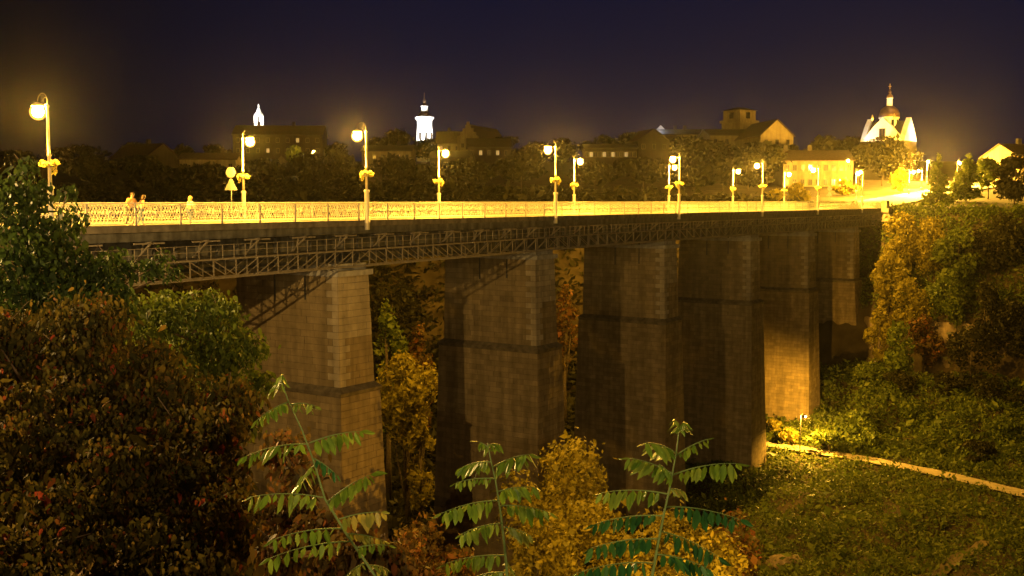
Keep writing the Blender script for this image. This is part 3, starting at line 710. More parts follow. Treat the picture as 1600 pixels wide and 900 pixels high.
house('long low yellow lit building left of the domed church', 1217, 1322, 236, 252, 238, 'x', 'plaster', 'roof', -.05, 11, chim=(-.8, -.1), cols=9, rows=2, name='long_house')
house('tall lit house with a dark hip roof at the right edge', 1556, 1640, 226, 246, 235, 'x', 'plaster', 'roof', .25, 12, cols=6, rows=2, chim=(-.2,))
house('row of garages with three lit windows behind the leafy bank', 10, 66, 252, 257, 215, 'x', 'plasterg', 'roofd', .1, 6, cols=6, lit=(2, 3, 4))
# dark long house with a string of lit windows
house('long dark house with a row of tiny lit windows behind the railing lamps', 912, 992, 226, 233, 285, 'x', 'plasterg', 'roofd', 0, 9, cols=12, lit=(1, 4, 6, 9))
# square church tower
def ngon_tower(t, prof, n, mname, name, parent=None, rot=0):
    o = MB().lathe(prof, n).build(name, M[mname], parent or t); o.rotation_euler = (0, 0, rot); return o
p = at(1155, 205, 292); g = gz(p.x, p.y) - .5
t = thing('church_tower', 'square two tiered church tower with a flat dark cap and tall openings', 'tower', (p.x, p.y, g), .62)
h = p.z - g; k = 292 / F_PX
tw = 19 * k; MB().box(-tw, tw, -tw, tw, 0, h + 12 * k).build('lower_stage', M['plaster'], t)
MB().box(-tw * 1.12, tw * 1.12, -tw * 1.12, tw * 1.12, h + 12.01 * k, h + 16 * k).build('cornice', M['plaster'], t)
MB().box(-tw * .92, tw * .92, -tw * .92, tw * .92, h + 16.01 * k, h + 31 * k).build('upper_stage', M['plaster'], t)
MB().taper((-tw * 1.05, tw * 1.05, -tw * 1.05, tw * 1.05), h + 31.01 * k, (-tw * .3, tw * .3, -tw * .3, tw * .3), h + 36 * k).build('roof', M['roofd'], t)
for ax in (0, 1):
    o = MB().box(-.75, .75, -tw * .92 - .06, -tw * .92 + .05, h + 18.5 * k, h + 28 * k).build('belfry_opening', M['pane'], t); o.rotation_euler = (0, 0, -ax * math.pi / 2)
# slender white floodlit tower
p = at(663.5, 222, 385); g = gz(p.x, p.y) - .5; h = p.z - g; k = 385 / F_PX
t = thing('bell_tower', 'slender white floodlit bell tower with a dark helm and lantern', 'tower', (p.x, p.y, g), .3)
MB().lathe([(13 * k, 0), (13 * k, h), (12.6 * k, h + 18 * k), (11.5 * k, h + 26 * k), (12 * k, h + 33 * k), (15 * k, h + 36 * k), (15 * k, h + 38.5 * k)], 8).build('shaft', M['white'], t)
MB().lathe([(14 * k, h + 38.6 * k), (9 * k, h + 43 * k), (6 * k, h + 47 * k)], 8).build('helm', M['copper'], t)
MB().lathe([(5.4 * k, h + 47.02 * k), (5.0 * k, h + 54 * k), (6.4 * k, h + 55 * k)], 8).build('lantern', M['white'], t)
MB().lathe([(6.2 * k, h + 55.02 * k), (4 * k, h + 58 * k), (2.2 * k, h + 60 * k), (2.8 * k, h + 63 * k), (1 * k, h + 67 * k), (.5 * k, h + 76 * k)], 8).build('spire', M['copper'], t)
for a in range(3):
    o = MB().box(-2.2 * k, 2.2 * k, -12.9 * k, -12.2 * k, h + 3 * k, h + 14 * k).build('belfry_opening', M['plasterg'], t); o.rotation_euler = (0, 0, (a - 1) * math.pi / 4)
spot(p + Vector((-5, -15, -4)), p + Vector((0, 0, 5)), 60000, 50); spot(p + Vector((6, -13, -3)), p + Vector((0, 0, 5)), 50000, 50); spot(p + Vector((0, -7, 2)), p + Vector((0, 0, 11.8)), 2500, 30, (1, .75, .4))
# small white belfry behind the town hall
p = at(404.5, 196, 430); g = gz(p.x, p.y) - .5; h = p.z - g; k = 430 / F_PX
t = thing('belfry', 'small white floodlit belfry with a pointed helm above the big dark roof', 'tower', (p.x, p.y, g), .2)
MB().lathe([(7.5 * k, 0), (7.5 * k, h + 3 * k), (8 * k, h + 4 * k), (8 * k, h + 5 * k)], 8).build('shaft', M['white'], t)
for i in range(8):
    a = 2 * math.pi * (i + .5) / 8; MB().box(-1.2 * k, 1.2 * k, -1 * k, 1 * k, h + 5 * k, h + 14 * k).build('column', M['white'], t).location = (6.4 * k * math.cos(a), 6.4 * k * math.sin(a), 0)
MB().lathe([(4.3 * k, h + 5 * k), (4.3 * k, h + 14 * k)], 8).build('bell_chamber', M['plasterg'], t)
MB().lathe([(8 * k, h + 14.02 * k), (7 * k, h + 17 * k), (4 * k, h + 21 * k), (2.6 * k, h + 25 * k), (1 * k, h + 28 * k), (1.8 * k, h + 29.5 * k), (.4 * k, h + 33 * k)], 8).build('helm', M['white'], t)
spot(p + Vector((0, -14, -3)), p + Vector((0, 0, 4)), 60000, 46)
# little white turret and pale gable left of the square tower
p = at(1032, 214, 325); g = gz(p.x, p.y) - .5; h = p.z - g; k = 325 / F_PX
t = thing('turret', 'tiny white roof turret above the flat pale range', 'turret', (p.x, p.y, g), .4)
MB().box(-7 * k, 7 * k, -7 * k, 7 * k, 0, h + 5 * k).build('base', M['white'], t)
for sx in (-1, 1):
    for sy in (-1, 1): MB().box(sx * 3.4 * k - .6 * k, sx * 3.4 * k + .6 * k, sy * 3.4 * k - .6 * k, sy * 3.4 * k + .6 * k, h + 5 * k, h + 11 * k).build('column', M['white'], t)
MB().taper((-5.4 * k, 5.4 * k, -5.4 * k, 5.4 * k), h + 11.02 * k, (-.3 * k, .3 * k, -.3 * k, .3 * k), h + 18 * k).build('roof', M['white'], t)
point(p + Vector((-2, -8, 3)), 1500, (.9, .93, 1), .3)
# domed church at the right
p = at(1387, 262, 262); g = gz(p.x, p.y) - 1.0; h = p.z - g; k = 262 / F_PX
t = thing('domed_church', 'baroque church with white gables, dark dome and lit lantern above the big tree', 'church', (p.x, p.y, g), -.70)
def cz(py): return h + (262 - py) * k
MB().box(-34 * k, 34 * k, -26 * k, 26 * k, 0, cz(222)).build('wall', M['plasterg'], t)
def gable(x0, x1, y, rot, name='gable'):
    xm = (x0 + x1) / 2; w2 = (x1 - x0) / 2
    out = [(x0, cz(222)), (x1, cz(222)), (x1 - w2 * .12, cz(215)), (xm + w2 * .45, cz(199)), (xm + w2 * .12, cz(190)), (xm, cz(186)), (xm - w2 * .12, cz(190)), (xm - w2 * .45, cz(199)), (x0 + w2 * .12, cz(215))]
    o = MB().prism(out, y, y + 1.2).build(name, M['white'], t); o.rotation_euler = (0, 0, rot); return o
gable(-30 * k, 30 * k, -26.2 * k, 0); gable(-26 * k, 26 * k, -34.2 * k, math.pi / 2); gable(-26 * k, 26 * k, -34.2 * k, -math.pi / 2)
rf = MB(); rf.prism([(-33 * k, cz(221.9)), (33 * k, cz(221.9)), (0, cz(190))], -24.9 * k, 25.9 * k); rf.build('roof', M['roofd'], t)
rf = MB(); rf.prism([(-25 * k, cz(221.8)), (25 * k, cz(221.8)), (0, cz(190.5))], -32 * k, 32 * k); o = rf.build('roof', M['roofd'], t); o.rotation_euler = (0, 0, math.pi / 2)
dr = MB().lathe([(14 * k, cz(205)), (14 * k, cz(187)), (15.5 * k, cz(186)), (15.5 * k, cz(184.5))], 8).build('drum', M['white'], t)
for i in range(8):
    o = MB().box(-2 * k, 2 * k, -13.6 * k, -12.6 * k, cz(200), cz(189)).build('drum_window', M['pane'], dr); o.rotation_euler = (0, 0, i * math.pi / 4)
dm = MB().lathe([(15.8 * k, cz(184.4)), (15.5 * k, cz(179)), (13 * k, cz(173)), (8 * k, cz(168.5)), (4.5 * k, cz(167))], 16).build('dome', M['copper'], t, True)
MB().lathe([(4.6 * k, cz(167)), (4.2 * k, cz(156)), (5.6 * k, cz(155))], 8).build('lantern', M['white'], t)
MB().lathe([(5.4 * k, cz(154.9)), (4.4 * k, cz(151)), (1.6 * k, cz(148)), (2.6 * k, cz(146)), (.8 * k, cz(143)), (.5 * k, cz(141))], 8).build('cupola', M['copper'], t)
MB().box(-.35 * k, .35 * k, -.3 * k, .3 * k, cz(141), cz(133)).box(-2.2 * k, 2.2 * k, -.29 * k, .29 * k, cz(137.6), cz(136.8)).build('cross', M['gold'], t)
for x in (-17, 17): MB().lathe([(1.2 * k, cz(190)), (2.4 * k, cz(187)), (1.5 * k, cz(184)), (.4 * k, cz(181))], 8, (x * k, -24 * k, 0)).build('finial', M['gold'], t)
for x, z in ((-18, 245), (0, 245), (18, 245), (0, 212)): window(t, x * k, -26 * k if z > 222 else -26.2 * k, cz(z), 1.3, 2.6)
spot(p + Vector((-13, -5, 3.5)), p + Vector((-5, -2, 9.5)), 6000, 46, (1, .93, .8)); spot(p + Vector((13.5, -5, 3.0)), p + Vector((6, -2, 9)), 8000, 46, (1, .95, .88)); point(p + Vector((0, -5, 17)), 500, (1, .8, .5), .3)

# ------------------------------------------------------------------ trees
def limbs(m, base, h, lobes, r0, rng):
    top = Vector(base) + Vector((0, 0, h))
    m.tube([base, Vector(base) + Vector((rng.uniform(-.1, .1) * h * .3, rng.uniform(-.1, .1) * h * .3, h * .45)), top], [r0, r0 * .7, r0 * .25], 7)
    for c, r in lobes:
        k = rng.uniform(.25, .75); st = Vector(base).lerp(top, k)
        e = Vector(c); md = st.lerp(e, .5) + Vector((0, 0, -.06 * (e - st).length)); m.tube([st, md, e], [r0 * .4, r0 * .25, r0 * .08], 5)
def hit(px, py):
    r_ = ray(px, py); Y = np.arange(30, 420, .5); k = Y / r_[1]; z = CZ + r_[2] * k - ground_z(r_[0] * k, Y)
    i = int(np.argmax(z < 0)); return float(Y[i]) if z[i] < 0 else 400.0
def tree(label, px, ptop, Y, wpx, leaf='far', n=1500, size=.5, kind='round', group=None, low=.3, name='tree', zbase=None, base=None):
    if base: Y = hit(px, base)
    c = at(px, ptop, Y); g = gz(c.x, c.y) if zbase is None else zbase
    H = max(2.0, c.z - g); rx = wpx / 2 / F_PX * Y
    rg = np.random.default_rng(int(px * 7 + ptop * 3)); rr = random.Random(int(px * 13 + ptop))
    t = thing(name, label, 'tree' if H > 4 else 'bush', (c.x, c.y, g), 0, group)
    lobes = []
    if kind == 'fir':
        nl = 9
        for i in range(nl):
            f = i / (nl - 1); z = H * (.14 + .84 * f); r = rx * (1 - f) ** .8 + .12
            for j in range(5 if f < .8 else 2):
                a = rr.uniform(0, 6.28); lobes.append(((math.cos(a) * r * .55, math.sin(a) * r * .55, z - r * .12), (r * .5, r * .5, max(.25, H * .06))))
    else:
        z0 = H * low; cz_ = (H + z0) / 2; hz_ = (H - z0) / 2
        m_ = int(9 + rx * hz_ * .5); m_ = min(m_, 26)
        for i in range(m_):
            a = rr.uniform(0, 6.28); u = rr.uniform(-1, 1); q = math.sqrt(max(0, 1 - u * u)) * rr.uniform(.35, .8)
            r = rr.uniform(.28, .46)
            lobes.append(((math.cos(a) * q * rx, math.sin(a) * q * rx, cz_ + u * .68 * hz_), (r * rx, r * rx, r * min(hz_, rx * 1.3))))
        lobes.append(((0, 0, H - .3 * hz_), (.4 * rx, .4 * rx, .3 * hz_)))
    m = MB(); limbs(m, (0, 0, -.4), H * (.95 if kind == 'fir' else .75), lobes[::3] if kind != 'fir' else [], max(.07, H * .018), rr); m.build('trunk', M['bark'], t, True)
    link('crown', quads_mesh('crown', blob_leaves(lobes, n, size, rg), L[leaf]), t)
    return t
G1 = 'trees on the town hill'
for a in [('dark round tree on the hill at the far left edge', 20, 236, 300, 90), ('dark broad tree left of the long dark roofed house', 120, 226, 290, 110),
          ('dark tree behind the long dark roofed house', 215, 222, 300, 70), ('bushy tree between the long roofed house and the low pale house', 283, 226, 280, 50),
          ('dark tree crown behind the low pale house', 335, 228, 290, 70), ('olive tree left of the lone hillside lamp', 462, 228, 262, 34, 'olive'),
          ('dark tree right of the lone hillside lamp', 530, 224, 290, 70), ('tall dark tree left of the white floodlit tower', 622, 204, 340, 66),
          ('dark tree between the row house and the white tower', 590, 214, 330, 50), ('dark tree at the foot of the white floodlit tower', 668, 216, 345, 70),
          ('dark tree right of the stepped gable house', 796, 212, 335, 54), ('broad dark tree under the third near lamp', 838, 222, 300, 66), ('dark tree behind the third near lamp post', 878, 216, 320, 60),
          ('dark tree left of the sharp roofed house', 945, 212, 310, 76), ('tall dark tree crowding the sharp roofed house', 985, 206, 305, 50),
          ('big dark tree in front of the pale flat range', 1082, 212, 262, 76), ('spreading tree below the nave with pilasters', 1128, 222, 240, 70), ('dense dark tree under the pedimented building', 1188, 222, 232, 90),
          ('dark tree right of the pedimented building', 1238, 226, 258, 40), ('dark tree behind the long low yellow building', 1290, 212, 270, 70), ('dark tree behind the roof of the long low building', 1330, 214, 275, 60)]:
    tree(a[0], a[1], a[2], a[3], a[4], a[5] if len(a) > 5 else 'far', 1300, .62, group=G1, low=.25)
G2 = 'trees on the dark slope behind the bridge'
names2 = ['left of the leafy bank', 'behind the two walkers', 'behind the person in white', 'behind the pair of road signs', 'beyond the leftmost far lamp', 'below the lone hillside lamp', 'left of the second near lamp', 'right of the second near lamp', 'under the second far lamp', 'right of the second far lamp', 'left of the third near lamp', 'right of the third far lamp', 'left of the fourth near lamp', 'right of the fourth near lamp', 'left of the fifth far lamp', 'left of the fifth near lamp']
xs2 = [30, 150, 225, 320, 410, 485, 545, 615, 665, 735, 815, 930, 1005, 1085, 1130, 1170]
for i, x in enumerate(xs2):
    tree('low dark tree on the slope ' + names2[i], x, 238 + (i * 37 % 23), 205 + (i * 29 % 30), 92, 'far', 1300, .6, group=G2, low=.15)
# church tree, firs and the lit bushes by the road
tree('big dark tree standing in front of the domed church', 1380, 211, 236, 100, 'far', 3200, .45, low=.12)
tree('smaller dark tree left of the church tree', 1342, 228, 240, 40, 'far', 1000, .5)
tree('bright yellow bush at the railing near the far end of the bridge', 1247, 286, 186, 42, 'yellow', 900, .35, low=.05, name='bush')
tree('yellow lit bush beside the sign pair at the far end', 1212, 296, 184, 34, 'yellow', 600, .35, low=.05, name='bush')
tree('yellow lit bushy tree under the church wall', 1408, 262, 214, 34, 'yellow', 800, .35, low=.05)
tree('lit bush between the long low building and the church tree', 1320, 282, 205, 44, 'yellow', 800, .35, low=.05, name='bush')
tree('pointed dark fir at the right of the road', 1466, 236, 176, 46, 'olive', 1700, .34, 'fir')
tree('second dark fir behind the lit lamp at the right', 1512, 232, 190, 60, 'olive', 1800, .36, 'fir')
tree('dark leafy tree in front of the house at the right edge', 1588, 240, 182, 80, 'far', 1900, .4, low=.1)
tree('dark tree between the second fir and the right edge house', 1546, 250, 195, 50, 'olive', 1200, .4)
# wooded cliff at the right
G3 = 'trees on the wooded cliff'
for lab, px, py, Y, wd, lf, n in [('bright yellow green tree hugging the bridge abutment', 1408, 330, 148, 66, 'yellow', 2600), ('yellow green tree lower down beside the last pier', 1390, 392, 143, 60, 'yellow', 2200),
        ('yellowish tree right of the abutment tree', 1452, 338, 150, 70, 'yellow', 2300), ('dark olive tree under the pointed fir', 1500, 352, 150, 80, 'olive', 2300), ('dark tree high on the cliff right of the firs', 1562, 330, 158, 90, 'far', 2300),
        ('yellowish tree clinging to the middle of the cliff', 1422, 432, 140, 66, 'yellow', 2000), ('rusty bush in the middle of the cliff', 1444, 488, 137, 54, 'rust', 1300), ('olive tree in the middle of the cliff', 1482, 420, 142, 70, 'olive', 2000),
        ('dark bush on the cliff under the high dark tree', 1540, 440, 142, 70, 'far', 1600), ('dark bush at the right edge of the cliff', 1590, 470, 140, 80, 'far', 1800), ('yellowish bush at the lower left foot of the cliff', 1376, 476, 139, 44, 'yellow', 1200), ('olive bush low on the cliff under the rusty bush', 1408, 500, 136, 60, 'olive', 1400),
        ('dark green bush low on the cliff at the right', 1520, 505, 136, 80, 'far', 1500)]:
    tree(lab, px, py, Y, wd, lf, int(n * 1.7), .24, group=G3, low=.02, base=py + 100)
G4 = 'bushes on the slope above the path'
for lab, px, py, Y, wd, lf in [('spiky bush at the top left of the slope above the path', 1358, 566, 124, 62, 'olive'), ('dark bush under the pale rock band', 1405, 578, 126, 60, 'far'), ('dark bush on the slope below the rock band', 1480, 582, 126, 70, 'far'), ('wide dark bush on the slope near the right edge', 1560, 588, 124, 100, 'far'),
        ('low olive bush halfway down the slope', 1430, 625, 118, 60, 'olive'), ('olive bush on the slope near the right edge', 1570, 650, 112, 80, 'olive'), ('dark low bush right of the path lamp', 1340, 640, 117, 60, 'olive'), ('dark bush just above the path at the right', 1530, 690, 106, 60, 'far'),
        ('lit leafy bush at the foot of the fourth pier', 1208, 655, 128, 34, 'yellow'), ('lit low bush left of the path lamp', 1232, 668, 124, 36, 'yellow'), ('lit low bush right of the path lamp', 1296, 672, 122, 70, 'olive'), ('lit bush along the upper edge of the path', 1360, 668, 116, 50, 'olive')]:
    tree(lab, px, py, Y, wd, lf, 1600, .21, group=G4, low=.0, name='bush', base=py + (28 if lf == 'yellow' else 40))
# trees in the gorge between the piers and below the saplings
tree('golden lit tree standing right of the first pier', 632, 552, 102, 112, 'yellow', 5200, .24, low=.50)
tree('smaller golden bush hanging below the golden lit tree', 655, 640, 100, 60, 'yellow', 1600, .24, low=.1)
tree('dark olive tree above the golden lit tree', 604, 466, 112, 70, 'olive', 1600, .3)
tree('rusty tree seen between the first two piers', 655, 500, 118, 60, 'rust', 1500, .3)
tree('rusty tree seen between the second and third piers', 884, 440, 140, 50, 'rust', 1400, .3)
tree('dim tree deep between the first two piers', 620, 430, 150, 110, 'far', 1400, .4)
G5 = 'golden trees on the gorge floor'
for lab, px, py, Y, wd, n in [('golden tree rising between the middle and right saplings', 880, 688, 74, 215, 7000), ('broad golden bush in front of the golden tree', 905, 778, 66, 250, 7500), ('golden bush below the right sapling', 1060, 795, 64, 250, 6500), ('golden bush left of the middle sapling', 840, 800, 62, 150, 3500)]:
    tree(lab, px, py, Y, wd, 'yellow', n, .19, group=G5, low=.3)
tree('dim rusty bush right of the right sapling', 1150, 790, 70, 150, 'rust', 3000, .2, low=.1); tree('dim rusty bush between the left and middle saplings', 665, 800, 60, 150, 'rust', 3000, .2, low=.2)
tree('dim olive bush at the foot of the first pier', 640, 820, 52, 130, 'rust', 2600, .18, low=.3)

# rounded boulders on the meadow
for px, py, sz, lab in ((1222, 790, 1.1, 'larger rounded pale rock on the meadow below the path'), (1243, 800, .8, 'smaller rounded pale rock on the meadow below the path')):
    p = at(px, py, 92); g = gz(p.x, p.y); rr = random.Random(px); m = MB()
    m.lathe([(1.1 * sz, -.4 * sz), (1.15 * sz, .2 * sz), (.95 * sz, .55 * sz), (.55 * sz, .78 * sz), (.15 * sz, .84 * sz)], 11); m.v = [(x * rr.uniform(.85, 1.15), y * rr.uniform(.85, 1.15), z * rr.uniform(.9, 1.1)) for x, y, z in m.v]
    o = m.build('boulder', M['rock'], None, True); o.location = (p.x, p.y, g); tag(o, lab, 'boulder')
# rocky band across the cliff
m = MB(); rr = random.Random(5)
cols_ = [(u, s_) for u in range(40) for s_ in (0,)]
for i in range(34):
    t_ = -34 + i * 1.0
    rowv = []
    for j in range(7):
        z = -22 + j * 1.1; sx = 125.2 + j * .42 + rr.uniform(-.45, .35) + .5 * math.sin(i * .8)
        q = B(sx, t_ + rr.uniform(-.2, .2), z + rr.uniform(-.2, .2)); rowv.append(tuple(q))
    m.v += rowv
for i in range(33):
    for j in range(6):
        a = i * 7 + j; m.f.append((a, a + 7, a + 8, a + 1)); m.m.append(0)
o = structure(m.build('rock_face', M['rock']))

# ------------------------------------------------------------------ undergrowth (nobody could count it)
def scatter(name, label, s0, s1, t0, t1, n, size, leaf, hgt, seed, clump=.35, bare=None):
    rg = np.random.default_rng(seed)
    nc = int(n / 9); s = rg.uniform(s0, s1, nc); tt = rg.uniform(t0, t1, nc)
    X = X0 + s * SU - tt * CU; Y = Y0 + s * CU + tt * SU
    dn = np.sin(X * .9 + 2 * np.sin(Y * .5)) * np.sin(Y * .8 + X * .3) + rg.normal(size=nc) * .6
    keep = dn > -.45
    if bare: keep &= (s < bare[0]) | (s > bare[1])
    for c_ in (pz, [B(s_, t_).xy for s_, t_ in ((76, -27), (66, -24.5), (57, -22), (48, -20))]):
        for a, b in zip(c_, c_[1:]):
            ab = np.array(b) - np.array(a); pa = np.stack([X, Y], 1) - np.array(a); k = np.clip((pa @ ab) / (ab @ ab), 0, 1)
            keep &= np.linalg.norm(pa - k[:, None] * ab, axis=1) > (1.3 if c_ is pz else .45)
    X, Y = X[keep], Y[keep]; hh = hgt * rg.uniform(.3, 1.3, len(X))
    X = np.repeat(X, 9) + rg.normal(size=len(X) * 9) * clump; Y = np.repeat(Y, 9) + rg.normal(size=len(Y) * 9) * clump; hh = np.repeat(hh, 9)
    Z = ground_z(X, Y) + rg.random(len(X)) * hh
    d = np.tile(np.array([[0, -.4, .8]]), (len(X), 1))
    o = link(name, quads_mesh(name, leaf_quads(np.stack([X, Y, Z], 1), d, size, rg, 2.2, .7), L[leaf])); o['kind'] = 'stuff'; o['label'] = label; o['category'] = 'undergrowth'
scatter('meadow_grass', 'rough dry grass and weeds on the gorge floor around the path', 40, 104, -50, 14, 210000, .15, 'grass', .7, 3)
scatter('meadow_weeds', 'taller weed clumps scattered over the meadow below the path', 48, 108, -50, 10, 26000, .23, 'olive', 1.3, 9, .4)
scatter('slope_undergrowth', 'tangled weeds on the slope and cliff above the path', 98, 146, -36, 14, 160000, .2, 'olive', 1.2, 4, bare=(122, 129))
scatter('far_slope_undergrowth', 'dark scrub on the slope behind the bridge', -20, 150, 14, 150, 90000, .5, 'far', 1.8, 5, .8)
scatter('ravine_undergrowth', 'dark scrub seen in the gaps between the piers', 5, 105, 15, 80, 80000, .42, 'far', 1.6, 12, .7)
scatter('bank_undergrowth', 'dark weeds covering the near bank under the creeper', -30, 4, -46, -2, 40000, .12, 'creeper', .8, 8, .2)
scatter('gorge_undergrowth', 'dim scrub at the feet of the first piers', 0, 46, -30, 14, 30000, .18, 'rust', 1.2, 6)

# ------------------------------------------------------------------ near bank on the left: green tree, shrub and creeper
def lobes_px(lst, base):
    out = []
    for px, py, Y, rp in lst:
        c = at(px, py, Y) - base; r = rp / F_PX * Y; out.append((tuple(c), (r, r * .9, r * .85)))
    return out
def fold_leaves(P, size, rg, long=1.45):
    """six cornered leaves hanging from their stalks, a few pixels each"""
    n = len(P); nr = rg.normal(size=(n, 3)) * .55 + np.array([.15, -.85, .35]); nr /= np.linalg.norm(nr, axis=1)[:, None]
    dn = np.array([0, 0, -1.0]) + rg.normal(size=(n, 3)) * .45; x = np.cross(nr, dn); x /= np.linalg.norm(x, axis=1)[:, None]; y = np.cross(x, nr)
    y *= np.sign(-(y[:, 2:3])) ; sz = size * np.exp(rg.normal(size=n) * .4 - .08)[:, None]
    return np.stack([P, P + x * sz * .30 + y * sz * .3, P + x * sz * .26 + y * sz * .8, P + y * sz * long - nr * sz * .2, P - x * sz * .26 + y * sz * .8, P - x * sz * .30 + y * sz * .3], 1)
def near_plant(name, label, cat, root, lst, n, size, leaf, seed, fold=True, reds=0):
    rg = np.random.default_rng(seed); base = Vector((root[0], root[1], gz(*root)))
    t = thing(name, label, cat, base); lobes = lobes_px(lst, base)
    m = MB(); rr = random.Random(seed)
    hc = Vector((sum(l[0][0] for l in lobes), sum(l[0][1] for l in lobes), sum(l[0][2] for l in lobes))) / len(lobes)
    m.tube([(0, 0, -.4), hc * .5, hc], [.13, .09, .05], 7)
    for c, r in lobes:
        e = Vector(c); st = hc * rr.uniform(.5, 1.0); md = st.lerp(e, .55) + Vector((0, 0, -.05)); m.tube([st, md, e, e + Vector((rr.uniform(-1, 1), 0, rr.uniform(.2, 1))) * r[0]], [.04, .025, .012, .005], 5)
    m.build('stem', M['twig'], t, True)
    vol = np.array([r[0] ** 2.2 for c, r in lobes]); vol /= vol.sum(); pk = rg.choice(len(lobes), n, p=vol)
    C = np.array([c for c, r in lobes])[pk]; RR = np.array([r for c, r in lobes])[pk]; d = rg.normal(size=(n, 3)); d /= np.linalg.norm(d, axis=1)[:, None]
    rad = (.35 + .65 * rg.random(n)) * (1 + .3 * np.abs(rg.normal(size=n)) * (rg.random(n) < .2)); P = C + d * RR * rad[:, None]
    V = fold_leaves(P, size, rg)
    o = link('foliage', quads_mesh('foliage', V[reds:], L[leaf]), t); o['kind'] = 'stuff'
    for i in range(reds):
        q = V[i].copy(); c0 = q[0].copy(); q[:, 1] -= .05
        me = bpy.data.meshes.new('leaf'); me.from_pydata([tuple(v) for v in (c0 + (q - c0) * 1.15)], [], [(0, 1, 2, 3), (0, 3, 4, 5)]); me.materials.append(L['red']); lo = link('leaf', me, t)
    return t
tr = [(15, 320, 19, 60), (55, 300, 19.5, 32), (70, 372, 19, 55), (25, 420, 18, 80), (112, 345, 20, 30), (105, 300, 20.5, 18), (130, 430, 19, 55), (60, 490, 18, 70), (40, 262, 19.5, 22), (180, 415, 20, 36), (235, 420, 20.5, 22), (165, 470, 19.5, 50), (255, 400, 21, 14), (270, 425, 21, 18)]
near_plant('leafy_tree', 'green leafy tree overhanging the near end of the bridge at the left', 'tree', (-10.5, 19.5), tr, 6500, .08, 'green', 21)
sh = [(235, 500, 21, 55), (290, 505, 22, 50), (345, 495, 22, 40), (330, 465, 22.5, 22), (300, 462, 22.5, 18), (380, 545, 22, 42), (330, 560, 21, 55), (360, 475, 22.5, 15), (260, 470, 22, 26), (395, 600, 22, 36), (350, 620, 21, 50), (375, 660, 21, 36)]
near_plant('shrub', 'olive shrub in front of the first pier with loose twigs', 'bush', (-5.8, 21), sh, 6500, .075, 'olive', 22)
cr = []
for iy in range(9):
    for ix in range(8):
        if ix * 62 + iy * 5 > 445: continue
        if 515 + iy * 56 < 500 + max(0, ix * 62 - 190) * .62: continue
        cr.append((ix * 62 + R.uniform(-18, 18) - 25, 515 + iy * 56 + R.uniform(-15, 15), 16.5 - iy * .75 + R.uniform(-.4, .4), R.uniform(46, 66)))
near_plant('creeper', 'dark mass of creeper with scattered red leaves covering the near bank', 'creeper', (-6.2, 15.5), cr, 36000, .064, 'creeper', 23, reds=220)
lw = [(440, 700, 12, 40), (470, 740, 11.5, 45), (450, 800, 11, 50), (500, 830, 10.5, 50), (560, 850, 10, 45), (600, 870, 10, 40), (520, 890, 10, 50), (440, 860, 10.5, 45), (620, 900, 10, 40)]
near_plant('weed_thicket', 'rusty weed thicket behind the left sapling', 'bush', (-2.0, 10.6), lw, 3200, .06, 'rust', 24)

# ------------------------------------------------------------------ saplings with feathered fronds close to the camera
def leaflet_mesh(seed):
    rr = random.Random(seed); out = [(0, 0), (.13, .18), (.185, .45), (.14, .78), (.01, 1.0), (-.13, .76), (-.185, .45), (-.13, .2)]
    cv = rr.uniform(.1, .45); v = [(x * rr.uniform(.8, 1.2) + .12 * rr.uniform(-1, 1) * y * y, y, -abs(x) * rr.uniform(.2, .8) - cv * y * y) for x, y in out]
    me = bpy.data.meshes.new('leaflet'); me.from_pydata(v, [], [(0, 1, 2, 3, 4), (0, 4, 5, 6, 7)]); return me
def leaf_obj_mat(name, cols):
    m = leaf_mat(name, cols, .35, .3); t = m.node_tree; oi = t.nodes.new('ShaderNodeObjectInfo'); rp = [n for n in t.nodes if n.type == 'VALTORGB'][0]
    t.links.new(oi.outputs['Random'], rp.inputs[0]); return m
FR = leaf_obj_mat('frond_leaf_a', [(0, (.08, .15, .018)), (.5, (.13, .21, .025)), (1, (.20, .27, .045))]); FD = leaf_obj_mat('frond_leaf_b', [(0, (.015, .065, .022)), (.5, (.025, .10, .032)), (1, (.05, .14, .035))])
FY = leaf_obj_mat('frond_leaf_c', [(0, (.12, .17, .025)), (.5, (.20, .22, .04)), (1, (.30, .25, .06))])
LF = {k: [] for k in ('a', 'b', 'c')}
for k, mm in (('a', FR), ('b', FD), ('c', FY)):
    for v in range(7):
        me = leaflet_mesh(v); me.materials.append(mm); LF[k].append(me)
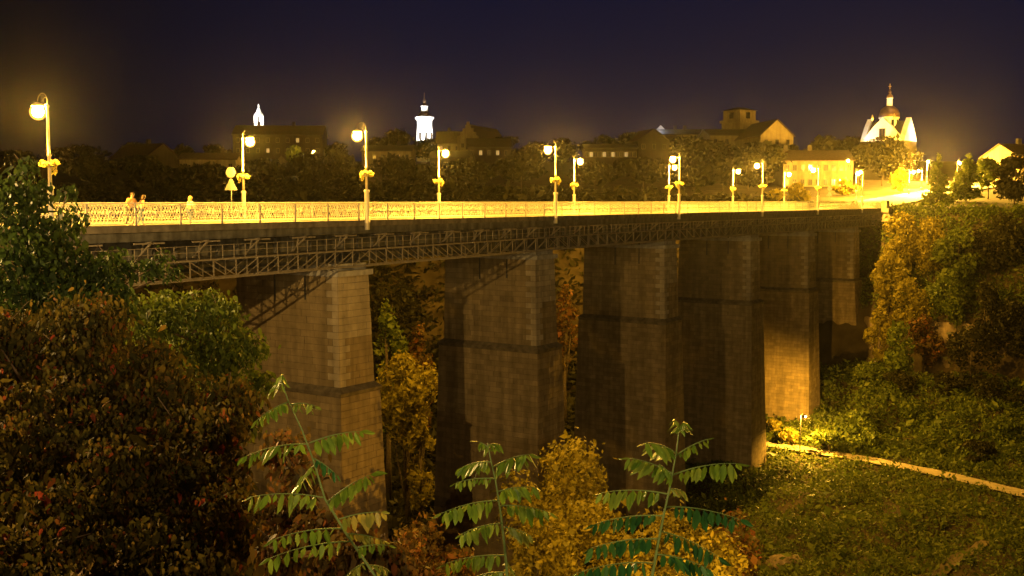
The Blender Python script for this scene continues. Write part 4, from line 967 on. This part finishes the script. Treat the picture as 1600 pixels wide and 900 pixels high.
def sapling(label, stem_px, fronds, Y, seed):
    rr = random.Random(seed); pts = [at(x, y, Y) for x, y in stem_px]; base = pts[0].copy(); g = gz(base.x, base.y + .1)
    root = Vector((base.x + .05, base.y + .1, g)); t = thing('sapling', label, 'sapling', root)
    m = MB(); n = len(pts); m.tube([Vector((0, 0, -.15))] + [p - root for p in pts], [.010] + [.009 - .0065 * i / (n - 1) for i in range(n)], 7); m.build('stem', M['stemg'], t, True)
    for fx, fy, tx, ty, kd in fronds:
        a = at(fx, fy, Y) - root; dpt = rr.uniform(-.25, .2); b = at(tx, ty, Y + dpt) - root
        md = a.lerp(b, .5) + Vector((0, 0, .10 * (b - a).length)); P = []
        for i in range(9):
            k = i / 8; P.append(a * (1 - k) ** 2 + md * 2 * k * (1 - k) + b * k * k)
        fm = MB(); fm.tube(P, [.005 - .0035 * i / 8 for i in range(9)], 5); fo = fm.build('frond', M['stemg'], t, True)
        ln = (b - a).length; npair = max(5, min(int(320 / (2 * len(fronds))), int(ln / .026)))
        for i in range(npair):
            k = .14 + .86 * i / (npair - 1); j = min(7, int(k * 8)); f = k * 8 - j; p = P[j].lerp(P[j + 1], f); d = (P[j + 1] - P[j]).normalized()
            side = d.cross(Vector((0, 0, 1))).normalized()
            for sg in (-1, 1):
                if rr.random() < .07: continue
                if i == npair - 1 and sg > 0: y = d
                else: y = (side * sg * rr.uniform(.5, .9) + d * rr.uniform(.1, .4) + Vector((0, 0, -1)) * rr.uniform(.35, .95)).normalized()
                nz_ = (Vector((0, 0, 1)) + side * sg * .3 + Vector((rr.uniform(-.6, .6), rr.uniform(-.7, .25), 0))).normalized()
                x = y.cross(nz_).normalized(); z = x.cross(y); L_ = .106 * rr.uniform(.6, 1.2) * (1 - .45 * abs(k - .5)) * (1 if ln > .25 else .65)
                lo = link('leaflet', rr.choice(LF[kd]), fo); lo.matrix_local = Matrix.Translation(p) @ Matrix((x, y, z)).transposed().to_4x4() @ Matrix.Scale(L_, 4)
    return t
M['stemg'] = mat('green_stem', (.14, .20, .06), .5, .2, 10)
sapling('left feathery sapling, the tallest of the three, leaning in front of the first pier', [(590, 905), (545, 840), (508, 780), (490, 720), (472, 672), (450, 625), (440, 596)],
        [(452, 628, 402, 656, 'a'), (455, 632, 492, 634, 'a'), (443, 600, 425, 606, 'a'), (441, 597, 440, 585, 'a'), (482, 694, 386, 712, 'a'), (484, 692, 563, 674, 'a'), (490, 716, 526, 742, 'b'), (494, 726, 470, 752, 'a'), (508, 778, 394, 776, 'a'), (512, 784, 578, 742, 'a'),
         (528, 812, 596, 800, 'c'), (535, 826, 430, 842, 'a'), (540, 834, 600, 845, 'c'), (548, 846, 422, 872, 'a'), (556, 856, 606, 852, 'a'), (570, 880, 540, 900, 'c'), (575, 884, 606, 890, 'c')], 6.0, 1)
sapling('middle feathery sapling with sparse fronds before the dark second pier', [(793, 905), (788, 850), (782, 800), (774, 750), (766, 715), (762, 692)],
        [(768, 722, 722, 730, 'a'), (770, 730, 826, 710, 'a'), (764, 700, 748, 690, 'a'), (763, 696, 782, 696, 'a'), (774, 748, 714, 754, 'a'), (778, 768, 838, 762, 'a'), (780, 782, 690, 802, 'a'), (783, 790, 856, 800, 'a'), (785, 818, 722, 834, 'a'), (788, 824, 830, 838, 'c'), (790, 868, 698, 880, 'a'), (791, 876, 800, 900, 'c'), (792, 895, 740, 902, 'a')], 6.3, 2)
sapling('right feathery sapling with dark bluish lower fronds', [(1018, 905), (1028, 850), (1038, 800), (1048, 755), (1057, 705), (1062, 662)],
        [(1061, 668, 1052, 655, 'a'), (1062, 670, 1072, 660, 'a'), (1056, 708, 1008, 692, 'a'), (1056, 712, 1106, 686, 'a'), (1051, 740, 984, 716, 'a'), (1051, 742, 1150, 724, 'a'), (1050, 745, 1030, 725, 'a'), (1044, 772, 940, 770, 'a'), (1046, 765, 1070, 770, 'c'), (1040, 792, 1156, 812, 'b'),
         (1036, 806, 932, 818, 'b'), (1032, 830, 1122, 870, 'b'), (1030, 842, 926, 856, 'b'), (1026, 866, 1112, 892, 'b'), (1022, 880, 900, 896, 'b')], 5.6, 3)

# ------------------------------------------------------------------ the lit night air
m = MB(); m.box(-432, 492, -66, 662, -33.5, 62)
hz = bpy.data.materials.new('night_haze'); hz.use_nodes = True; ht = hz.node_tree; ht.nodes.clear()
ho = ht.nodes.new('ShaderNodeOutputMaterial'); pv = ht.nodes.new('ShaderNodeVolumePrincipled'); pv.inputs['Color'].default_value = (.9, .9, .9, 1); pv.inputs['Density'].default_value = HAZE
pv.inputs['Anisotropy'].default_value = 0.93
ht.links.new(pv.outputs[0], ho.inputs['Volume'])
if HAZE > 0:
    o = m.build('haze', hz); o['kind'] = 'stuff'
